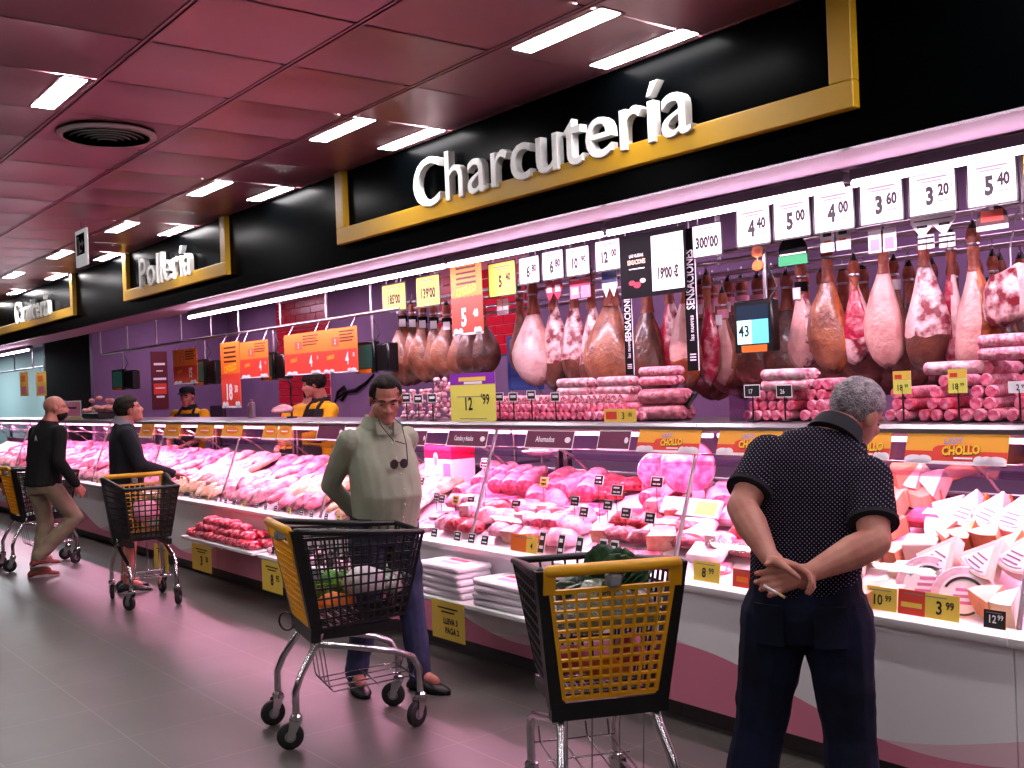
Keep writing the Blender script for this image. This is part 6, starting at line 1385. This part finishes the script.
def bag(T, p, r, m, lab, nm, cat, seed, amp=.22, seg=20):
    me = lump(seed, *r, m, nm, amp, seg, 14); o = link(nm, me, None, inside(T, p)); o.rotation_euler = (0, 0, T.rotation_euler.z+rnd.uniform(-.4,.4)); tag(o, lab, cat); return o
m_bagw = mat('white_bag', 'd8d0d4', .35, col2='b8aeb4', scale=14, bump=.5, bscale=22); m_foil = mat('foil_bag', '8a9488', .2, .5, col2='c8d0c8', scale=20, bump=.8, bscale=30); m_veg = mat('leaf_green', '3a7a28', .45, col2='78b848', scale=14, bump=.4, bscale=40)
m_orr = mat('orange_fruit', 'e07018', .4, bump=.2, bscale=120); m_dkveg = mat('dark_leaf', '18301c', .35, col2='406848', scale=20, bump=.6, bscale=30); m_redb = mat('red_bag', 'a02030', .35, col2='d86070', scale=12); m_pinkb = mat('pink_bag', 'c05878', .35, col2='e8a0b0', scale=12)
bag(T_A, (.06,.08,.66), (.10,.10,.09), m_bagw, 'crumpled white bag inside the trolley of the olive-shirted man', 'shopping_bag', 'bag', 71)
bag(T_A, (-.02,.22,.63), (.10,.08,.08), m_foil, 'crinkled silver bag at the nose of the first trolley', 'shopping_bag', 'bag', 72)
bag(T_A, (.05,-.06,.60), (.07,.09,.05), m_orr, 'orange net of fruit on the floor of the olive-shirted man\'s trolley', 'fruit_net', 'fruit', 73)
def leafy(T, p, n, m, lab, nm, size, seed):
    a = MB(); r = random.Random(seed)
    for k in range(n):
        an = r.uniform(0, 6.28); el = r.uniform(.2, 1.2); L = size*r.uniform(.7, 1.2); d = V((cos(an)*cos(el), sin(an)*cos(el), sin(el))); s = d.orthogonal().normalized(); up = d.cross(s)
        rows = [[d*(L*q)+s*(w*x)*size*.45+up*(.12*size*sin(q*3+k)+.1*size*abs(x))+V((0,0,th)) for x in (-1,-.5,0,.5,1)] for q, w in ((0,.1),(.25,.5),(.55,1),(.85,.7),(1,.15)) for th in (0,)]
        vs = [q for row in rows for q in row]; fs = [(i*5+j, i*5+j+1, i*5+j+6, i*5+j+5) for i in range(4) for j in range(4)]
        a.add(vs, fs)
    o = a.build(nm, m, None, 60, inside(T, p)); sd = o.modifiers.new('s', 'SOLIDIFY'); sd.thickness = .003; tag(o, lab, 'vegetable'); return o
leafy(T_A, (-.08,-.04,.62), 16, m_veg, 'bright green leafy lettuce inside the trolley of the olive-shirted man', 'lettuce', .13, 3)
bag(T_C, (.08,-.10,.80), (.11,.10,.10), m_bagw, 'white plastic bag high in the near trolley', 'shopping_bag', 'bag', 81)
bag(T_C, (-.0,.05,.72), (.11,.12,.11), m_foil, 'large pale bag in the middle of the near trolley', 'shopping_bag', 'bag', 82)
bag(T_C, (.02,-.18,.78), (.17,.05,.12), m_foil, 'glossy foil bag of greens against the yellow grid', 'salad_bag', 'bag', 83, .3, 28)
leafy(T_C, (.06,-.15,.90), 26, m_dkveg, 'dark green leafy bunch sticking out of the near trolley top', 'leafy_bunch', .14, 4)
leafy(T_C, (-.02,-.06,.84), 16, m_foil, 'silvery wrapped herbs beside the dark green bunch', 'herb_bunch', .12, 6)
bag(T_C, (-.11,-.14,.62), (.07,.06,.07), m_redb, 'red bag low behind the left side of the yellow grid', 'shopping_bag', 'bag', 84)
bag(T_C, (.02,-.12,.59), (.07,.07,.05), m_orr, 'orange bag of fruit low in the near trolley', 'fruit_net', 'fruit', 85)
bag(T_C, (.11,-.10,.62), (.06,.07,.08), m_redb, 'red bag low behind the right side of the yellow grid', 'shopping_bag', 'bag', 86)
bag(T_B, (.0,.05,.68), (.11,.16,.12), m_pinkb, 'pink shopping bag inside the trolley of the navy-jacketed shopper', 'shopping_bag', 'bag', 91)
# cigarette held by the man in the polo shirt
c_ = wearer(P1, (-.07,-.30,1.0)); a = MB(); a.tube([(0,0,0),(.04,0,-.022)], .004, 8, 0); a.tube([(.04,0,-.022),(.062,0,-.034)], .0042, 8, 1)
o = a.build('cigarette', [m_card, mat('filter_tan', 'd8b080', .6)], None, 60, c_); o.rotation_euler.z = P1.rotation_euler.z; tag(o, 'white cigarette held between the fingers behind the polo-shirted man', 'cigarette')

# ================================================================= lights and camera
def area(name, loc, sx, sy, power, col, rot=(0,0,0), spread=pi):
    l = bpy.data.lights.new(name, 'AREA'); l.shape = 'RECTANGLE'; l.size = sx; l.size_y = sy; l.energy = power; l.color = col; l.spread = spread
    o = bpy.data.objects.new(name, l); COL.objects.link(o); o.location = loc; o.rotation_euler = rot; o['kind'] = 'helper'; return o
for i, (xa, xb) in enumerate(zip(JX, JX[1:])):
    w = xb-xa; area('case_lamp_light', ((xa+xb)/2, 4.02, 1.315), w*.95, .03, CASE_W*w, (1, .40, .62), (radians(8), 0, 0))
for (xa, xb) in seg: area('tube_lamp_light', ((xa+xb)/2, LY, LZ-.03), 1.42, .03, TUBE_W, (1, .70, .90), (radians(30), 0, 0))
area('tube_lamp_light', (-17.4, 4.3, 2.45), 2.4, .03, TUBE_W*1.3, (.72, .95, 1), (0, 0, 0))
for x in (-14.2, -11.5, -8.8, -6.1, -3.4, -.7): area('service_fill_light', (x, 5.55, 2.95), 1.2, .3, SERV_W, (1, .66, .92), (0, 0, 0))  # unseen fill lights, added to brighten the purple back wall
for x in (-20.5, -25, -30, -35): area('service_fill_light', (x, 5.0, 2.9), 3, 1, 130, (.88, .97, 1), (0, 0, 0))  # further fills out of sight, added to brighten the teal section
wd = bpy.data.worlds.new('w'); SC.world = wd; wd.use_nodes = True; wd.node_tree.nodes['Background'].inputs[0].default_value = (.5, .45, .5, 1); wd.node_tree.nodes['Background'].inputs[1].default_value = .02
cd = bpy.data.cameras.new('camera'); cam = bpy.data.objects.new('camera', cd); COL.objects.link(cam)
cd.sensor_width = 36; cd.lens = FPX/1024*36; cd.clip_start = .05; cd.clip_end = 100
cam.matrix_world = Matrix(((RT.x, UP.x, -FW.x, 0), (RT.y, UP.y, -FW.y, 0), (RT.z, UP.z, -FW.z, EYE), (0, 0, 0, 1)))
SC.camera = cam
SC.view_settings.view_transform = 'Standard'; SC.view_settings.look = 'None'; SC.view_settings.gamma = 1; SC.view_settings.use_curve_mapping = False; SC.view_settings.exposure = EXPO
SC.cycles.max_bounces = 7; SC.cycles.diffuse_bounces = 4; SC.cycles.glossy_bounces = 3; SC.cycles.transparent_max_bounces = 16; SC.cycles.caustics_reflective = False; SC.cycles.caustics_refractive = False; SC.cycles.sample_clamp_indirect = 4
